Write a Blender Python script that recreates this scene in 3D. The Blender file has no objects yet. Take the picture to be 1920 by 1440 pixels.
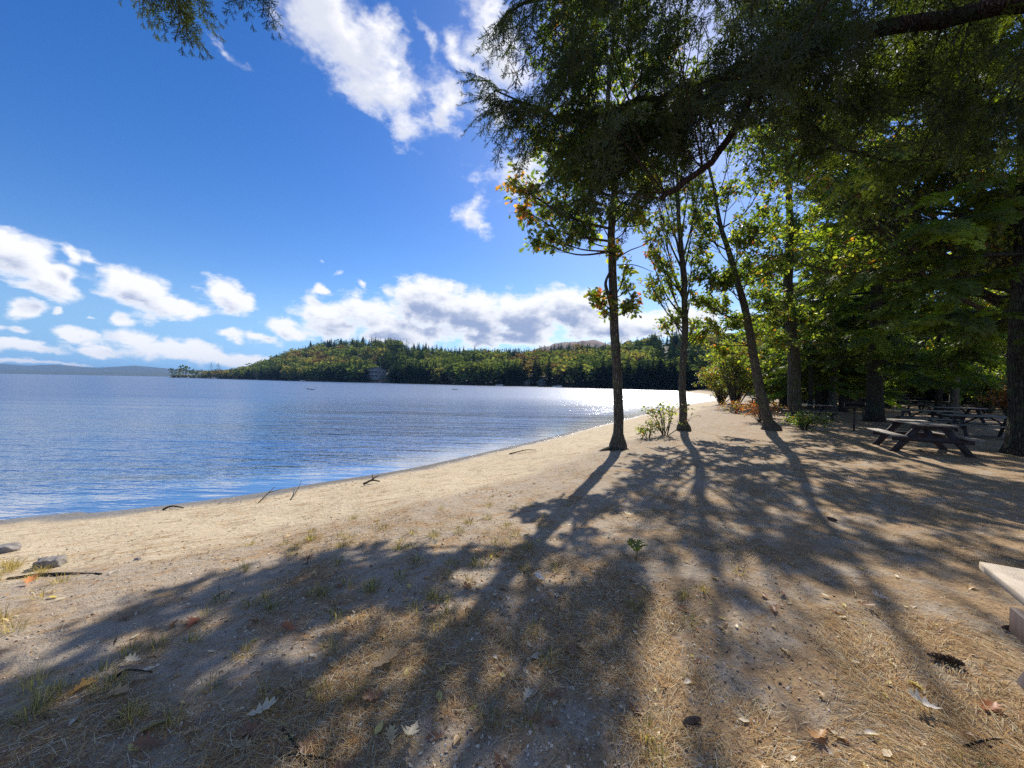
import bpy, math, random
import numpy as np
from mathutils import Vector, Matrix
R = math.radians
rng = np.random.default_rng(7)
random.seed(7)
SC = bpy.context.scene
COL = SC.collection

# ------------------------------------------------------------------ camera
FPX = 723.0                        # focal length in pixels of the 1920-wide photograph
CAMZ = 1.6
PITCH, ROLL = R(-0.24), R(1.0)
_F = np.array([0, math.cos(PITCH), math.sin(PITCH)])
_U0 = np.array([0, -math.sin(PITCH), math.cos(PITCH)])
_R0 = np.array([1.0, 0, 0])
_Rt = math.cos(ROLL) * _R0 + math.sin(ROLL) * _U0
_Up = math.cos(ROLL) * _U0 - math.sin(ROLL) * _R0
CAM = np.array([0, 0, CAMZ])
cam = bpy.data.objects.new("camera", bpy.data.cameras.new("camera"))
COL.objects.link(cam)
cam.data.sensor_width = 36.0
cam.data.lens = 36.0 * FPX / 1920
cam.data.clip_start = 0.05
cam.data.clip_end = 40000
cam.matrix_world = Matrix(((_Rt[0], _Up[0], -_F[0], 0), (_Rt[1], _Up[1], -_F[1], 0), (_Rt[2], _Up[2], -_F[2], CAMZ), (0, 0, 0, 1)))
SC.camera = cam


def pdir(px, py):
    return _F + _Rt * ((px - 960) / FPX) + _Up * (-(py - 720) / FPX)


def at(px, py, depth):
    return CAM + pdir(px, py) * depth


def onz(px, py, z=0.0):
    d = pdir(px, py)
    return CAM + d * ((z - CAMZ) / d[2])


# ------------------------------------------------------------------ helpers
def tag(o, label=None, cat=None, group=None, kind=None):
    if label: o['label'] = label
    if cat: o['category'] = cat
    if group: o['group'] = group
    if kind: o['kind'] = kind
    return o


def empty(name, loc, rz=0.0, label=None, cat=None, group=None):
    o = bpy.data.objects.new(name, None)
    COL.objects.link(o)
    o.location = tuple(float(v) for v in loc)
    o.rotation_euler = (0, 0, rz)
    o.empty_display_size = 0.2
    return tag(o, label, cat, group)


def copy_tree(o, parent=None):
    c = o.copy()
    COL.objects.link(c)
    c.parent = parent
    for ch in list(o.children):
        copy_tree(ch, c)
    return c


class T:                                   # a template: verts, flat loops, sizes
    def __init__(s, V, polys):
        s.V = np.asarray(V, float)
        s.S = np.array([len(p) for p in polys], np.int32)
        s.L = np.concatenate([np.asarray(p, np.int32) for p in polys])


def frames(y, z):                          # (N,3) forward, (N,3) rough normal -> (N,3,3) columns x,y,z
    y = y / np.linalg.norm(y, axis=-1, keepdims=True)
    x = np.cross(y, z)
    x = x / np.maximum(np.linalg.norm(x, axis=-1, keepdims=True), 1e-6)
    z = np.cross(x, y)
    return np.stack([x, y, z], axis=-1)


class MB:
    def __init__(s):
        s.V, s.L, s.S, s.C, s.n = [], [], [], [], 0

    def add(s, V, L, S, C=None):
        V = np.asarray(V, float).reshape(-1, 3)
        s.V.append(V)
        s.L.append(np.asarray(L, np.int64) + s.n)
        s.S.append(np.asarray(S, np.int32))
        if C is None: C = np.ones((len(V), 3)) * 0.5
        C = np.asarray(C, float)
        if C.ndim == 1: C = np.repeat(C[None], len(V), 0)
        s.C.append(C)
        s.n += len(V)

    def polys(s, V, P, C=None):
        s.add(V, np.concatenate([np.asarray(p) for p in P]), [len(p) for p in P], C)

    def stamp(s, t, M, loc, col=None):
        M = np.asarray(M, float); loc = np.asarray(loc, float)
        N, nv = len(loc), len(t.V)
        if N == 0: return
        V = np.einsum('nij,vj->nvi', M, t.V) + loc[:, None, :]
        L = (t.L[None, :] + (np.arange(N) * nv)[:, None]).ravel()
        S = np.tile(t.S, N)
        C = None if col is None else np.repeat(np.asarray(col, float), nv, 0)
        s.add(V.reshape(-1, 3), L, S, C)

    def box(s, c, size, M=None, C=None, taper=1.0, bevel=0.0):
        hx, hy, hz = np.array(size) / 2
        if bevel <= 0:
            V = np.array([[x * hx * (taper if z > 0 else 1), y * hy * (taper if z > 0 else 1), z * hz] for z in (-1, 1) for y in (-1, 1) for x in (-1, 1)], float)
            P = [(0, 2, 3, 1), (4, 5, 7, 6), (0, 1, 5, 4), (2, 6, 7, 3), (0, 4, 6, 2), (1, 3, 7, 5)]
        else:                                  # chamfered along all edges in two axes
            b = min(bevel, hx * .49, hy * .49, hz * .49)
            V, P = [], []
            ring = [(-hx + b, -hz), (hx - b, -hz), (hx, -hz + b), (hx, hz - b), (hx - b, hz), (-hx + b, hz), (-hx, hz - b), (-hx, -hz + b)]
            for yy, sc in ((-hy, 1 - b / min(hx, hz) * .6), (-hy + b, 1), (hy - b, 1), (hy, 1 - b / min(hx, hz) * .6)):
                for (x, z) in ring: V.append((x * sc, yy, z * sc))
            for k in range(3):
                for i in range(8):
                    j = (i + 1) % 8
                    P.append((k * 8 + i, k * 8 + j, k * 8 + 8 + j, k * 8 + 8 + i))
            P.append(tuple(range(8))[::-1]); P.append(tuple(range(24, 32)))
            V = np.array(V, float)
        if M is not None: V = V @ np.asarray(M).T
        s.polys(V + np.asarray(c, float), P, C)

    def tube(s, pts, rad, sides=8, C=None, caps=True, wob=0.0):
        pts = np.asarray(pts, float); n = len(pts)
        rad = np.full(n, rad) if np.isscalar(rad) else np.asarray(rad, float)
        d = np.gradient(pts, axis=0)
        d /= np.maximum(np.linalg.norm(d, axis=1, keepdims=True), 1e-9)
        ref = np.array([0, 0, 1.0]) if abs(d[0][2]) < .8 else np.array([1.0, 0, 0])
        V = []
        a = np.linspace(0, 2 * np.pi, sides, endpoint=False)
        x = np.cross(ref, d[0]); x /= np.linalg.norm(x)
        for i in range(n):
            x = x - d[i] * np.dot(x, d[i]); x /= np.linalg.norm(x)
            y = np.cross(d[i], x)
            rr = rad[i] * (1 + (wob * np.sin(a * 3 + i * .7) + wob * rng.normal(0, .5, sides) if wob else 0))
            V.append(pts[i] + np.outer(np.cos(a) * rr, x) + np.outer(np.sin(a) * rr, y))
        P = []
        for i in range(n - 1):
            for k in range(sides):
                j = (k + 1) % sides
                P.append((i * sides + k, i * sides + j, (i + 1) * sides + j, (i + 1) * sides + k))
        if caps:
            P.append(tuple(range(sides))[::-1]); P.append(tuple(range((n - 1) * sides, n * sides)))
        s.polys(np.concatenate(V), P, C)

    def mesh(s, name, mat=None, smooth=False):
        V = np.concatenate(s.V); L = np.concatenate(s.L); S = np.concatenate(s.S); C = np.concatenate(s.C)
        me = bpy.data.meshes.new(name)
        me.vertices.add(len(V)); me.vertices.foreach_set('co', V.astype(np.float32).ravel())
        me.loops.add(len(L)); me.loops.foreach_set('vertex_index', L.astype(np.int32))
        me.polygons.add(len(S))
        st = np.zeros(len(S), np.int32); st[1:] = np.cumsum(S)[:-1]
        me.polygons.foreach_set('loop_start', st)
        if smooth: me.polygons.foreach_set('use_smooth', np.ones(len(S), bool))
        at_ = me.attributes.new('tint', 'FLOAT_COLOR', 'POINT')
        at_.data.foreach_set('color', np.concatenate([C, np.ones((len(C), 1))], 1).astype(np.float32).ravel())
        me.update(calc_edges=True)
        if mat: me.materials.append(mat)
        return me

    def build(s, name, mat=None, parent=None, smooth=False, local=False):
        """local: verts are already relative to the parent; else they are world and get made relative to it."""
        me = s.mesh(name, mat, smooth)
        o = bpy.data.objects.new(name, me)
        COL.objects.link(o)
        if parent is not None:
            o.parent = parent
            if not local:
                o.matrix_parent_inverse = Matrix.Translation(-Vector(parent.location))      # such parents are not turned
        return o


def obj_at(mb, name, loc, mat, rz=0.0, label=None, cat=None, group=None, smooth=False):
    o = mb.build(name, mat, None, smooth)
    o.location = tuple(float(v) for v in loc); o.rotation_euler = (0, 0, rz)
    return tag(o, label, cat, group)


def vnoise(x, y, seed=0):
    def h(i, j):
        n = np.sin(i * 127.1 + j * 311.7 + seed * 74.7) * 43758.5453
        return n - np.floor(n)
    xi, yi = np.floor(x), np.floor(y); fx, fy = x - xi, y - yi
    fx = fx * fx * (3 - 2 * fx); fy = fy * fy * (3 - 2 * fy)
    return (h(xi, yi) * (1 - fx) + h(xi + 1, yi) * fx) * (1 - fy) + (h(xi, yi + 1) * (1 - fx) + h(xi + 1, yi + 1) * fx) * fy


def fbm(x, y, seed=0, o=4):
    t, a, s = 0, .5, 0
    for k in range(o):
        t = t + a * vnoise(x * 2 ** k, y * 2 ** k, seed + k); s += a; a *= .5
    return t / s


def smooth01(t):
    t = np.clip(t, 0, 1); return t * t * (3 - 2 * t)


def catmull(P, n=10):
    P = np.asarray(P, float)
    Q = np.concatenate([[2 * P[0] - P[1]], P, [2 * P[-1] - P[-2]]])
    out = []
    for i in range(1, len(Q) - 2):
        p0, p1, p2, p3 = Q[i - 1:i + 3]
        for t in np.linspace(0, 1, n, endpoint=False):
            out.append(.5 * ((2 * p1) + (-p0 + p2) * t + (2 * p0 - 5 * p1 + 4 * p2 - p3) * t * t + (-p0 + 3 * p1 - 3 * p2 + p3) * t ** 3))
    out.append(Q[-2])
    return np.array(out)


# ------------------------------------------------------------------ node helpers
class NT:
    def __init__(s, tree):
        s.t = tree; s.n = tree.nodes; s.l = tree.links

    def new(s, typ, **kw):
        n = s.n.new(typ)
        for k, v in kw.items(): setattr(n, k, v)
        return n

    def link(s, a, b): s.l.new(a, b)

    def put(s, sock, v):
        if hasattr(v, 'is_output'): s.l.new(v, sock)
        else: sock.default_value = v

    def math(s, op, a, b=0.0, c=None, clamp=False):
        n = s.new('ShaderNodeMath', operation=op, use_clamp=clamp)
        s.put(n.inputs[0], a); s.put(n.inputs[1], b)
        if c is not None: s.put(n.inputs[2], c)
        return n.outputs[0]

    def vmath(s, op, a, b=None, scale=None):
        n = s.new('ShaderNodeVectorMath', operation=op)
        s.put(n.inputs[0], a)
        if b is not None: s.put(n.inputs[1], b)
        if scale is not None: s.put(n.inputs['Scale'], scale)
        return n.outputs['Value'] if op in ('LENGTH', 'DOT_PRODUCT', 'DISTANCE') else n.outputs['Vector']

    def noise(s, vec, scale, detail=3.0, rough=.5, dist=0.0, color=False):
        n = s.new('ShaderNodeTexNoise')
        if vec is not None: s.l.new(vec, n.inputs['Vector'])
        n.inputs['Scale'].default_value = scale; n.inputs['Detail'].default_value = detail
        n.inputs['Roughness'].default_value = rough; n.inputs['Distortion'].default_value = dist
        return n.outputs['Color' if color else 'Fac']

    def vor(s, vec, scale, feature='F1', out='Distance', rnd=1.0):
        n = s.new('ShaderNodeTexVoronoi', feature=feature)
        if vec is not None: s.l.new(vec, n.inputs['Vector'])
        n.inputs['Scale'].default_value = scale; n.inputs['Randomness'].default_value = rnd
        return n.outputs[out]

    def mapr(s, v, a, b, c=0.0, d=1.0, smooth=False):
        n = s.new('ShaderNodeMapRange')
        if smooth: n.interpolation_type = 'SMOOTHSTEP'
        s.put(n.inputs[0], v)
        for i, x in enumerate((a, b, c, d)): s.put(n.inputs[1 + i], x)
        return n.outputs[0]

    def mix(s, f, a, b, mode='MIX'):
        n = s.new('ShaderNodeMix', data_type='RGBA', blend_type=mode)
        s.put(n.inputs[0], f)
        for i, x in ((6, a), (7, b)):
            if hasattr(x, 'is_output'): s.l.new(x, n.inputs[i])
            else: n.inputs[i].default_value = (*x, 1) if len(x) == 3 else x
        return n.outputs[2]

    def ramp(s, f, stops):
        n = s.new('ShaderNodeValToRGB')
        s.put(n.inputs[0], f)
        e = n.color_ramp.elements
        while len(e) < len(stops): e.new(0.5)
        for i, (p, c) in enumerate(stops):
            e[i].position = p; e[i].color = (*c, 1)
        return n.outputs[0]

    def mapping(s, vec, scale=(1, 1, 1), rot=(0, 0, 0), loc=(0, 0, 0), vtype='POINT'):
        n = s.new('ShaderNodeMapping', vector_type=vtype)
        s.l.new(vec, n.inputs['Vector'])
        n.inputs['Scale'].default_value = scale; n.inputs['Rotation'].default_value = rot; n.inputs['Location'].default_value = loc
        return n.outputs[0]

    def bump(s, h, strength=.5, dist=.05, normal=None):
        n = s.new('ShaderNodeBump')
        n.inputs['Strength'].default_value = strength; n.inputs['Distance'].default_value = dist
        s.l.new(h, n.inputs['Height'])
        if normal: s.l.new(normal, n.inputs['Normal'])
        return n.outputs[0]


def material(name):
    m = bpy.data.materials.new(name); m.use_nodes = True
    nt = NT(m.node_tree)
    bs = m.node_tree.nodes['Principled BSDF']
    out = m.node_tree.nodes['Material Output']
    return m, nt, bs, out


def geo_pos(nt): return nt.new('ShaderNodeNewGeometry').outputs['Position']
def objco(nt): return nt.new('ShaderNodeTexCoord').outputs['Object']
def attr(nt, name, out='Color'):
    n = nt.new('ShaderNodeAttribute'); n.attribute_name = name
    return n.outputs[out]
def island(nt): return nt.new('ShaderNodeNewGeometry').outputs['Random Per Island']


def mat_simple(name, c1, c2, scale=8, rough=.7, bump=.3, bdist=.02, metallic=0.0, spec=None, stretch=(1, 1, 1)):
    m, nt, bs, out = material(name)
    v = nt.mapping(objco(nt), stretch)
    n = nt.noise(v, scale, 5, .6)
    nt.link(nt.ramp(n, [(.3, c1), (.7, c2)]), bs.inputs['Base Color'])
    bs.inputs['Roughness'].default_value = rough; bs.inputs['Metallic'].default_value = metallic
    if spec is not None: bs.inputs['Specular IOR Level'].default_value = spec
    if bump: nt.link(nt.bump(nt.noise(v, scale * 3, 4, .6), bump, bdist), bs.inputs['Normal'])
    return m


def mat_leaf(name, trans=.45, gloss=.06, var=.35, rough=.45):
    """leaf: colour from the 'tint' attribute, each leaf a little different, light passes through."""
    m, nt, bs, out = material(name)
    nt.n.remove(bs)
    r = island(nt)
    col = nt.mix(1.0, attr(nt, 'tint'), nt.ramp(r, [(0, (1 - var,) * 3), (1, (1 + var,) * 3)]), 'MULTIPLY')
    d = nt.new('ShaderNodeBsdfDiffuse'); t = nt.new('ShaderNodeBsdfTranslucent'); g = nt.new('ShaderNodeBsdfGlossy')
    nt.link(col, d.inputs['Color'])
    tc = nt.mix(1.0, col, (2.4, 2.4, .9), 'MULTIPLY')
    nt.link(tc, t.inputs['Color'])
    g.inputs['Roughness'].default_value = rough; g.inputs['Color'].default_value = (1, 1, 1, 1)
    m1 = nt.new('ShaderNodeMixShader'); m1.inputs[0].default_value = trans
    nt.link(d.outputs[0], m1.inputs[1]); nt.link(t.outputs[0], m1.inputs[2])
    m2 = nt.new('ShaderNodeMixShader'); m2.inputs[0].default_value = gloss
    nt.link(m1.outputs[0], m2.inputs[1]); nt.link(g.outputs[0], m2.inputs[2])
    nt.link(m2.outputs[0], out.inputs['Surface'])
    return m


def mat_tint(name, rough=.8, var=.3, bump=0):
    m, nt, bs, out = material(name)
    r = island(nt)
    nt.link(nt.mix(1.0, attr(nt, 'tint'), nt.ramp(r, [(0, (1 - var,) * 3), (1, (1 + var,) * 3)]), 'MULTIPLY'), bs.inputs['Base Color'])
    bs.inputs['Roughness'].default_value = rough; bs.inputs['Specular IOR Level'].default_value = .2
    return m


def mat_bark(name, c1, c2, moss=None, scale=1.0):
    m, nt, bs, out = material(name)
    p = geo_pos(nt)
    v = nt.mapping(p, (26 * scale, 26 * scale, 5 * scale))
    w = nt.vmath('ADD', v, nt.vmath('SCALE', nt.noise(p, 3 * scale, 2, .5, color=True), scale=2.0))
    cr = nt.vor(w, 1.0, 'DISTANCE_TO_EDGE')
    crack = nt.mapr(cr, 0.0, .28)
    n = nt.noise(p, 18 * scale, 5, .65)
    col = nt.ramp(n, [(.3, c1), (.7, c2)])
    col = nt.mix(nt.mapr(crack, 0, 1, .75, 0), col, tuple(x * .3 for x in c1))
    if moss:
        col = nt.mix(nt.mapr(nt.noise(p, 4, 4, .6), .5, .66), col, moss)
    nt.link(col, bs.inputs['Base Color'])
    bs.inputs['Roughness'].default_value = .9; bs.inputs['Specular IOR Level'].default_value = .2
    h = nt.math('ADD', nt.math('MULTIPLY', crack, .8), nt.math('MULTIPLY', n, .5))
    nt.link(nt.bump(h, 1.0, .06), bs.inputs['Normal'])
    return m
# ------------------------------------------------------------------ light and sky
SUN_AZ, SUN_EL = R(21.0), R(38.0)           # azimuth measured from +Y towards +X
SUND = np.array([math.sin(SUN_AZ) * math.cos(SUN_EL), math.cos(SUN_AZ) * math.cos(SUN_EL), math.sin(SUN_EL)])
sl = bpy.data.lights.new("sun", 'SUN'); sl.energy = 5.0; sl.angle = R(0.53); sl.color = (1.0, .93, .82)
so = bpy.data.objects.new("sun", sl); COL.objects.link(so)
so.rotation_euler = Vector(SUND).to_track_quat('Z', 'Y').to_euler()

W = bpy.data.worlds.new("World"); SC.world = W; W.use_nodes = True
nt = NT(W.node_tree)
for n in list(nt.n): nt.n.remove(n)
out = nt.new('ShaderNodeOutputWorld'); bg = nt.new('ShaderNodeBackground')
sky = nt.new('ShaderNodeTexSky', sky_type='NISHITA')
sky.sun_disc = False; sky.sun_elevation = SUN_EL; sky.sun_rotation = SUN_AZ
sky.air_density = 1.0; sky.dust_density = 0.25; sky.ozone_density = 2.2; sky.altitude = 150


def azel(px, py):
    d = pdir(px, py); d = d / np.linalg.norm(d)
    return math.atan2(d[0], d[1]), math.asin(d[2])


# cloud banks: (image x, y, half width, half height, tilt deg, weight)
CL = [(590, 20, 125, 88, -35, 1), (665, 105, 135, 74, -38, 1), (735, 175, 95, 58, -40, 1), (765, 245, 46, 40, -20, .8), (560, -60, 130, 80, -20, 1), (700, 60, 80, 50, -30, .8),
      (935, 105, 62, 62, -35, 1), (862, 130, 45, 40, -50, .8), (800, 75, 14, 50, 15, .6), (838, 205, 45, 26, -55, .75), (905, 160, 70, 40, -20, .8),
      (985, 325, 62, 50, 20, 1), (893, 390, 30, 42, -10, .8),
      (30, 480, 90, 48, -22, 1), (95, 525, 80, 40, -25, 1), (135, 485, 34, 16, -38, .8), (240, 535, 85, 46, -22, 1), (310, 565, 90, 24, -8, 1), (425, 553, 68, 32, -3, 1), (170, 492, 40, 14, -20, .7),
      (28, 583, 44, 24, -6, 1), (86, 578, 16, 8, 0, .7), (218, 598, 32, 21, -35, .9), (165, 598, 12, 6, 0, .6),
      (120, 627, 66, 19, -8, 1), (20, 622, 40, 14, 0, .9), (40, 652, 120, 13, -3, .9), (175, 656, 100, 12, -6, .9), (255, 640, 60, 17, -14, .9), (350, 664, 150, 24, -3, 1), (60, 678, 180, 6, 0, .8), (440, 676, 100, 15, 0, 1),
      (440, 628, 32, 15, -10, 1), (498, 636, 52, 15, -10, 1), (548, 616, 58, 24, -14, 1),
      (628, 606, 75, 36, -14, 1), (690, 585, 62, 44, 15, 1), (790, 575, 78, 56, 0, 1.15), (760, 618, 110, 34, -8, 1.1), (880, 595, 100, 48, -6, 1.2), (985, 600, 100, 48, 6, 1.2), (1075, 582, 72, 52, 0, 1.2), (1145, 612, 70, 34, -12, 1), (1220, 612, 60, 26, 0, 1), (930, 632, 130, 22, 0, 1.1), (1300, 600, 80, 34, 0, 1), (720, 634, 80, 16, 0, .9),
      (682, 533, 16, 12, -30, .7), (634, 512, 16, 8, 20, .55), (608, 545, 14, 6, -20, .55), (405, 78, 26, 11, -30, .36), (605, 494, 8, 6, -30, .5), 
      (1700, 110, 150, 80, -20, 1), (1600, 560, 130, 50, 0, 1)]
SKY_SAT, SKY_VAL = 1.38, 1.08
def cloud_group(name, rich, blobs, fat=1.35):
    g = bpy.data.node_groups.new(name, 'ShaderNodeTree')
    g.interface.new_socket('Vector', in_out='INPUT', socket_type='NodeSocketVector')
    g.interface.new_socket('Field', in_out='OUTPUT', socket_type='NodeSocketFloat')
    gt = NT(g); gi = gt.new('NodeGroupInput'); go = gt.new('NodeGroupOutput')
    xyz = gt.new('ShaderNodeSeparateXYZ'); gt.link(gi.outputs[0], xyz.inputs[0])
    ae = gt.new('ShaderNodeCombineXYZ')
    gt.link(gt.math('ARCTAN2', xyz.outputs[0], xyz.outputs[1]), ae.inputs[0])
    gt.link(gt.math('ARCSINE', xyz.outputs[2]), ae.inputs[1])
    # billows are flatter near the horizon, ragged and wispy high up
    hi = gt.mapr(xyz.outputs[2], .22, .42)
    nv = gt.mapping(gi.outputs[0], (1, 1, 1.6))
    if rich:
        w1 = gt.vmath('SUBTRACT', gt.noise(nv, 9.0, 4, .62, color=True), (.5, .5, .5))
        xyw = gt.vmath('ADD', ae.outputs[0], gt.vmath('SCALE', w1, scale=gt.mapr(hi, 0, 1, .055, .16)))
        wv = gt.vmath('ADD', gi.outputs[0], gt.vmath('SCALE', w1, scale=.05))
    else:
        xyw, wv = ae.outputs[0], gi.outputs[0]
    acc = None
    one = gt.vmath('MULTIPLY_ADD', xyw, (1, 1, 0), (0, 0, 1)) if False else gt.vmath('ADD', xyw, (0, 0, 1))
    for (cx, cy, rx, ry, rot, wgt) in blobs:
        a0, e0 = azel(cx, cy); a1, _ = azel(cx + 5, cy); _, e1 = azel(cx, cy - 5)
        sx, sy = rx * abs(a1 - a0) / 5 * fat, ry * abs(e1 - e0) / 5 * fat
        c_, s_ = math.cos(R(rot)), math.sin(R(rot))
        src = one if acc is None else gt.vmath('ADD', one, gt.vmath('SCALE', acc, scale=1e-9))
        q1 = gt.vmath('DOT_PRODUCT', src, (c_ / sx, s_ / sx, -(c_ * a0 + s_ * e0) / sx))
        q2 = gt.vmath('DOT_PRODUCT', src, (-s_ / sy, c_ / sy, (s_ * a0 - c_ * e0) / sy))
        rr_ = gt.math('SQRT', gt.math('MULTIPLY_ADD', q1, q1, gt.math('MULTIPLY', q2, q2)))
        m = gt.math('MULTIPLY_ADD', rr_, -wgt, wgt)
        acc = m if acc is None else gt.math('SMOOTH_MAX', acc, m, .2)
    wv = gt.vmath('ADD', wv, gt.vmath('SCALE', acc, scale=1e-9))
    nz = gt.noise(gt.mapping(wv, (1, 1, 1.8)), 10.0, 8 if rich else 4, .62)
    f = gt.math('ADD', gt.math('MAXIMUM', acc, -1.0), gt.math('MULTIPLY', gt.math('SUBTRACT', nz, .5), gt.mapr(hi, 0, 1, 1.9, 2.3)))
    if rich:
        cau = gt.vor(gt.mapping(wv, (1, 1, 1.4)), 30.0, 'F1')
        f = gt.math('ADD', f, gt.math('MULTIPLY', gt.math('SUBTRACT', .45, cau), gt.mapr(hi, 0, 1, .30, .05)))
    gt.link(f, go.inputs[0])
    return g


dirn = nt.new('ShaderNodeTexCoord').outputs['Generated']
dirn = nt.vmath('NORMALIZE', dirn)


def field(v, g):
    n = nt.new('ShaderNodeGroup'); n.node_tree = g
    nt.link(v, n.inputs[0]); return n.outputs[0]


dz = nt.new('ShaderNodeSeparateXYZ'); nt.link(dirn, dz.inputs[0])
high = nt.mapr(dz.outputs[2], .22, .42)
lift = nt.new('ShaderNodeCombineXYZ')                 # clear autumn air: no yellow band at the horizon
nt.link(dz.outputs[0], lift.inputs[0]); nt.link(dz.outputs[1], lift.inputs[1])
nt.link(nt.math('SMOOTH_MAX', dz.outputs[2], .13, .1), lift.inputs[2])
nt.link(nt.vmath('NORMALIZE', lift.outputs[0]), sky.inputs['Vector'])
hs = nt.new('ShaderNodeHueSaturation'); nt.link(sky.outputs[0], hs.inputs['Color'])
hs.inputs['Saturation'].default_value = SKY_SAT; hs.inputs['Value'].default_value = SKY_VAL; hs.inputs['Hue'].default_value = .513


def sky_part(tagname, blobs):
    """one part of the sky with its own clouds; only the part a ray looks into is computed"""
    f0 = field(dirn, cloud_group("clouds_" + tagname, True, blobs, 1.2 if tagname == "left" else 1.35))
    f1 = field(nt.vmath('NORMALIZE', nt.vmath('ADD', nt.vmath('ADD', dirn, nt.vmath('SCALE', f0, scale=1e-9)), (.012, 0, .03))), cloud_group("cloud_bulk_" + tagname, False, blobs, 1.2 if tagname == "left" else 1.35))
    cov = nt.mapr(f0, nt.mapr(high, 0, 1, .08, .0), nt.mapr(high, 0, 1, .56, .95), 0, 1, True)
    shade = nt.math('MULTIPLY', nt.mapr(f1, .22, .95, 0, 1, True), nt.mapr(f0, .30, .85, 0, 1, True))
    shade = nt.math('MULTIPLY', shade, nt.mapr(dz.outputs[0], -.60, -.15, .9, 1.0))
    shade = nt.math('MULTIPLY', shade, nt.mapr(high, 0, 1, 1.0, .42))
    ccol = nt.mix(shade, (7.9, 7.9, 8.1), (2.6, 3.2, 4.8))
    bgn = nt.new('ShaderNodeBackground'); bgn.inputs['Strength'].default_value = SKY_STR
    nt.link(nt.mix(nt.math('MULTIPLY', cov, .97), hs.outputs[0], ccol), bgn.inputs['Color'])
    return bgn.outputs[0]


SKY_STR = 0.10
EL_CUT, AZ_CUT = R(18.0), R(-31.0)
def _ae(c): return azel(c[0], c[1])
c_high = [c for c in CL if _ae(c)[1] > EL_CUT]
c_left = [c for c in CL if _ae(c)[1] <= EL_CUT and _ae(c)[0] - c[2] / FPX < AZ_CUT + .04]
c_mid = [c for c in CL if _ae(c)[1] <= EL_CUT and _ae(c)[0] + c[2] / FPX > AZ_CUT - .04]
nt.link(hs.outputs[0], bg.inputs['Color']); bg.inputs['Strength'].default_value = SKY_STR


def mixsh(f, a, b_):
    n = nt.new('ShaderNodeMixShader'); nt.link(f, n.inputs[0]); nt.link(a, n.inputs[1]); nt.link(b_, n.inputs[2]); return n.outputs[0]


azn = nt.math('ARCTAN2', dz.outputs[0], dz.outputs[1])
low = mixsh(nt.math('GREATER_THAN', azn, AZ_CUT), sky_part("left", c_left), sky_part("mid", c_mid))
allc = mixsh(nt.math('GREATER_THAN', dz.outputs[2], math.sin(EL_CUT)), low, sky_part("high", c_high))
# no cloud banks behind, below or overhead, only an added fill cover behind
clear = nt.math('MAXIMUM', nt.math('LESS_THAN', dz.outputs[1], .25), nt.math('MAXIMUM', nt.math('LESS_THAN', dz.outputs[2], 0.0), nt.math('GREATER_THAN', dz.outputs[2], .82)))
back = nt.math('MULTIPLY', nt.mapr(dz.outputs[1], .15, -.25, 0, 1, True), nt.mapr(nt.noise(dirn, 3.0, 4, .6), .42, .60, 0, .35, True))  # unseen pale cloud cover, added behind the viewer to brighten and neutralise the shade
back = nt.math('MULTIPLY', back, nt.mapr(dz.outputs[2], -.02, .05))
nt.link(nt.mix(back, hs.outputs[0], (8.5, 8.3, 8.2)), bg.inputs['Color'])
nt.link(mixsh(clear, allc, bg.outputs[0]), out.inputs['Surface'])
W.cycles.sampling_method = 'MANUAL'; W.cycles.sample_map_resolution = 512

vs = SC.view_settings
vs.view_transform = 'Standard'; vs.look = 'None'; vs.exposure = 0.0; vs.gamma = 1.0; vs.use_curve_mapping = False
SC.render.engine = 'CYCLES'
cy = SC.cycles
cy.max_bounces = 8; cy.diffuse_bounces = 3; cy.glossy_bounces = 3; cy.transmission_bounces = 5; cy.transparent_max_bounces = 8; cy.volume_bounces = 0
cy.sample_clamp_indirect = 6.0; cy.caustics_reflective = False; cy.caustics_refractive = False
cy.use_denoising = False
# ------------------------------------------------------------------ lake, shore, hills
WZ = -0.7
shore_px = [(0, 975), (170, 962), (330, 945), (480, 925), (600, 905), (760, 880), (900, 850), (1010, 825), (1100, 802), (1200, 778), (1290, 758), (1345, 748)]
_sh = [onz(x, y, WZ)[:2] for x, y in shore_px]
_sh = [(-300, -160), (-120, -55), (-55, -22), (-28, -7), (-14.5, 1.8)] + [tuple(p) for p in _sh] + [(52, 105), (62, 140), (90, 170), (150, 190), (400, 220)]
SHORE = catmull(_sh, 8)


def shore_dist(X, Y):
    """signed distance to the waterline, positive on land"""
    sh = np.shape(X)
    P = np.stack([np.ravel(X), np.ravel(Y)], 1)
    best = np.full(len(P), 1e18); sgn = np.ones(len(P))
    for a, b in zip(SHORE[:-1], SHORE[1:]):
        d = b - a; L2 = d @ d
        t = np.clip(((P - a) @ d) / L2, 0, 1)
        q = P - (a + t[:, None] * d)
        dd = (q * q).sum(1)
        m = dd < best
        cr = d[0] * (P[:, 1] - a[1]) - d[1] * (P[:, 0] - a[0])
        best = np.where(m, dd, best); sgn = np.where(m, np.where(cr < 0, 1, -1), sgn)
    return (np.sqrt(best) * sgn).reshape(sh)


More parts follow.
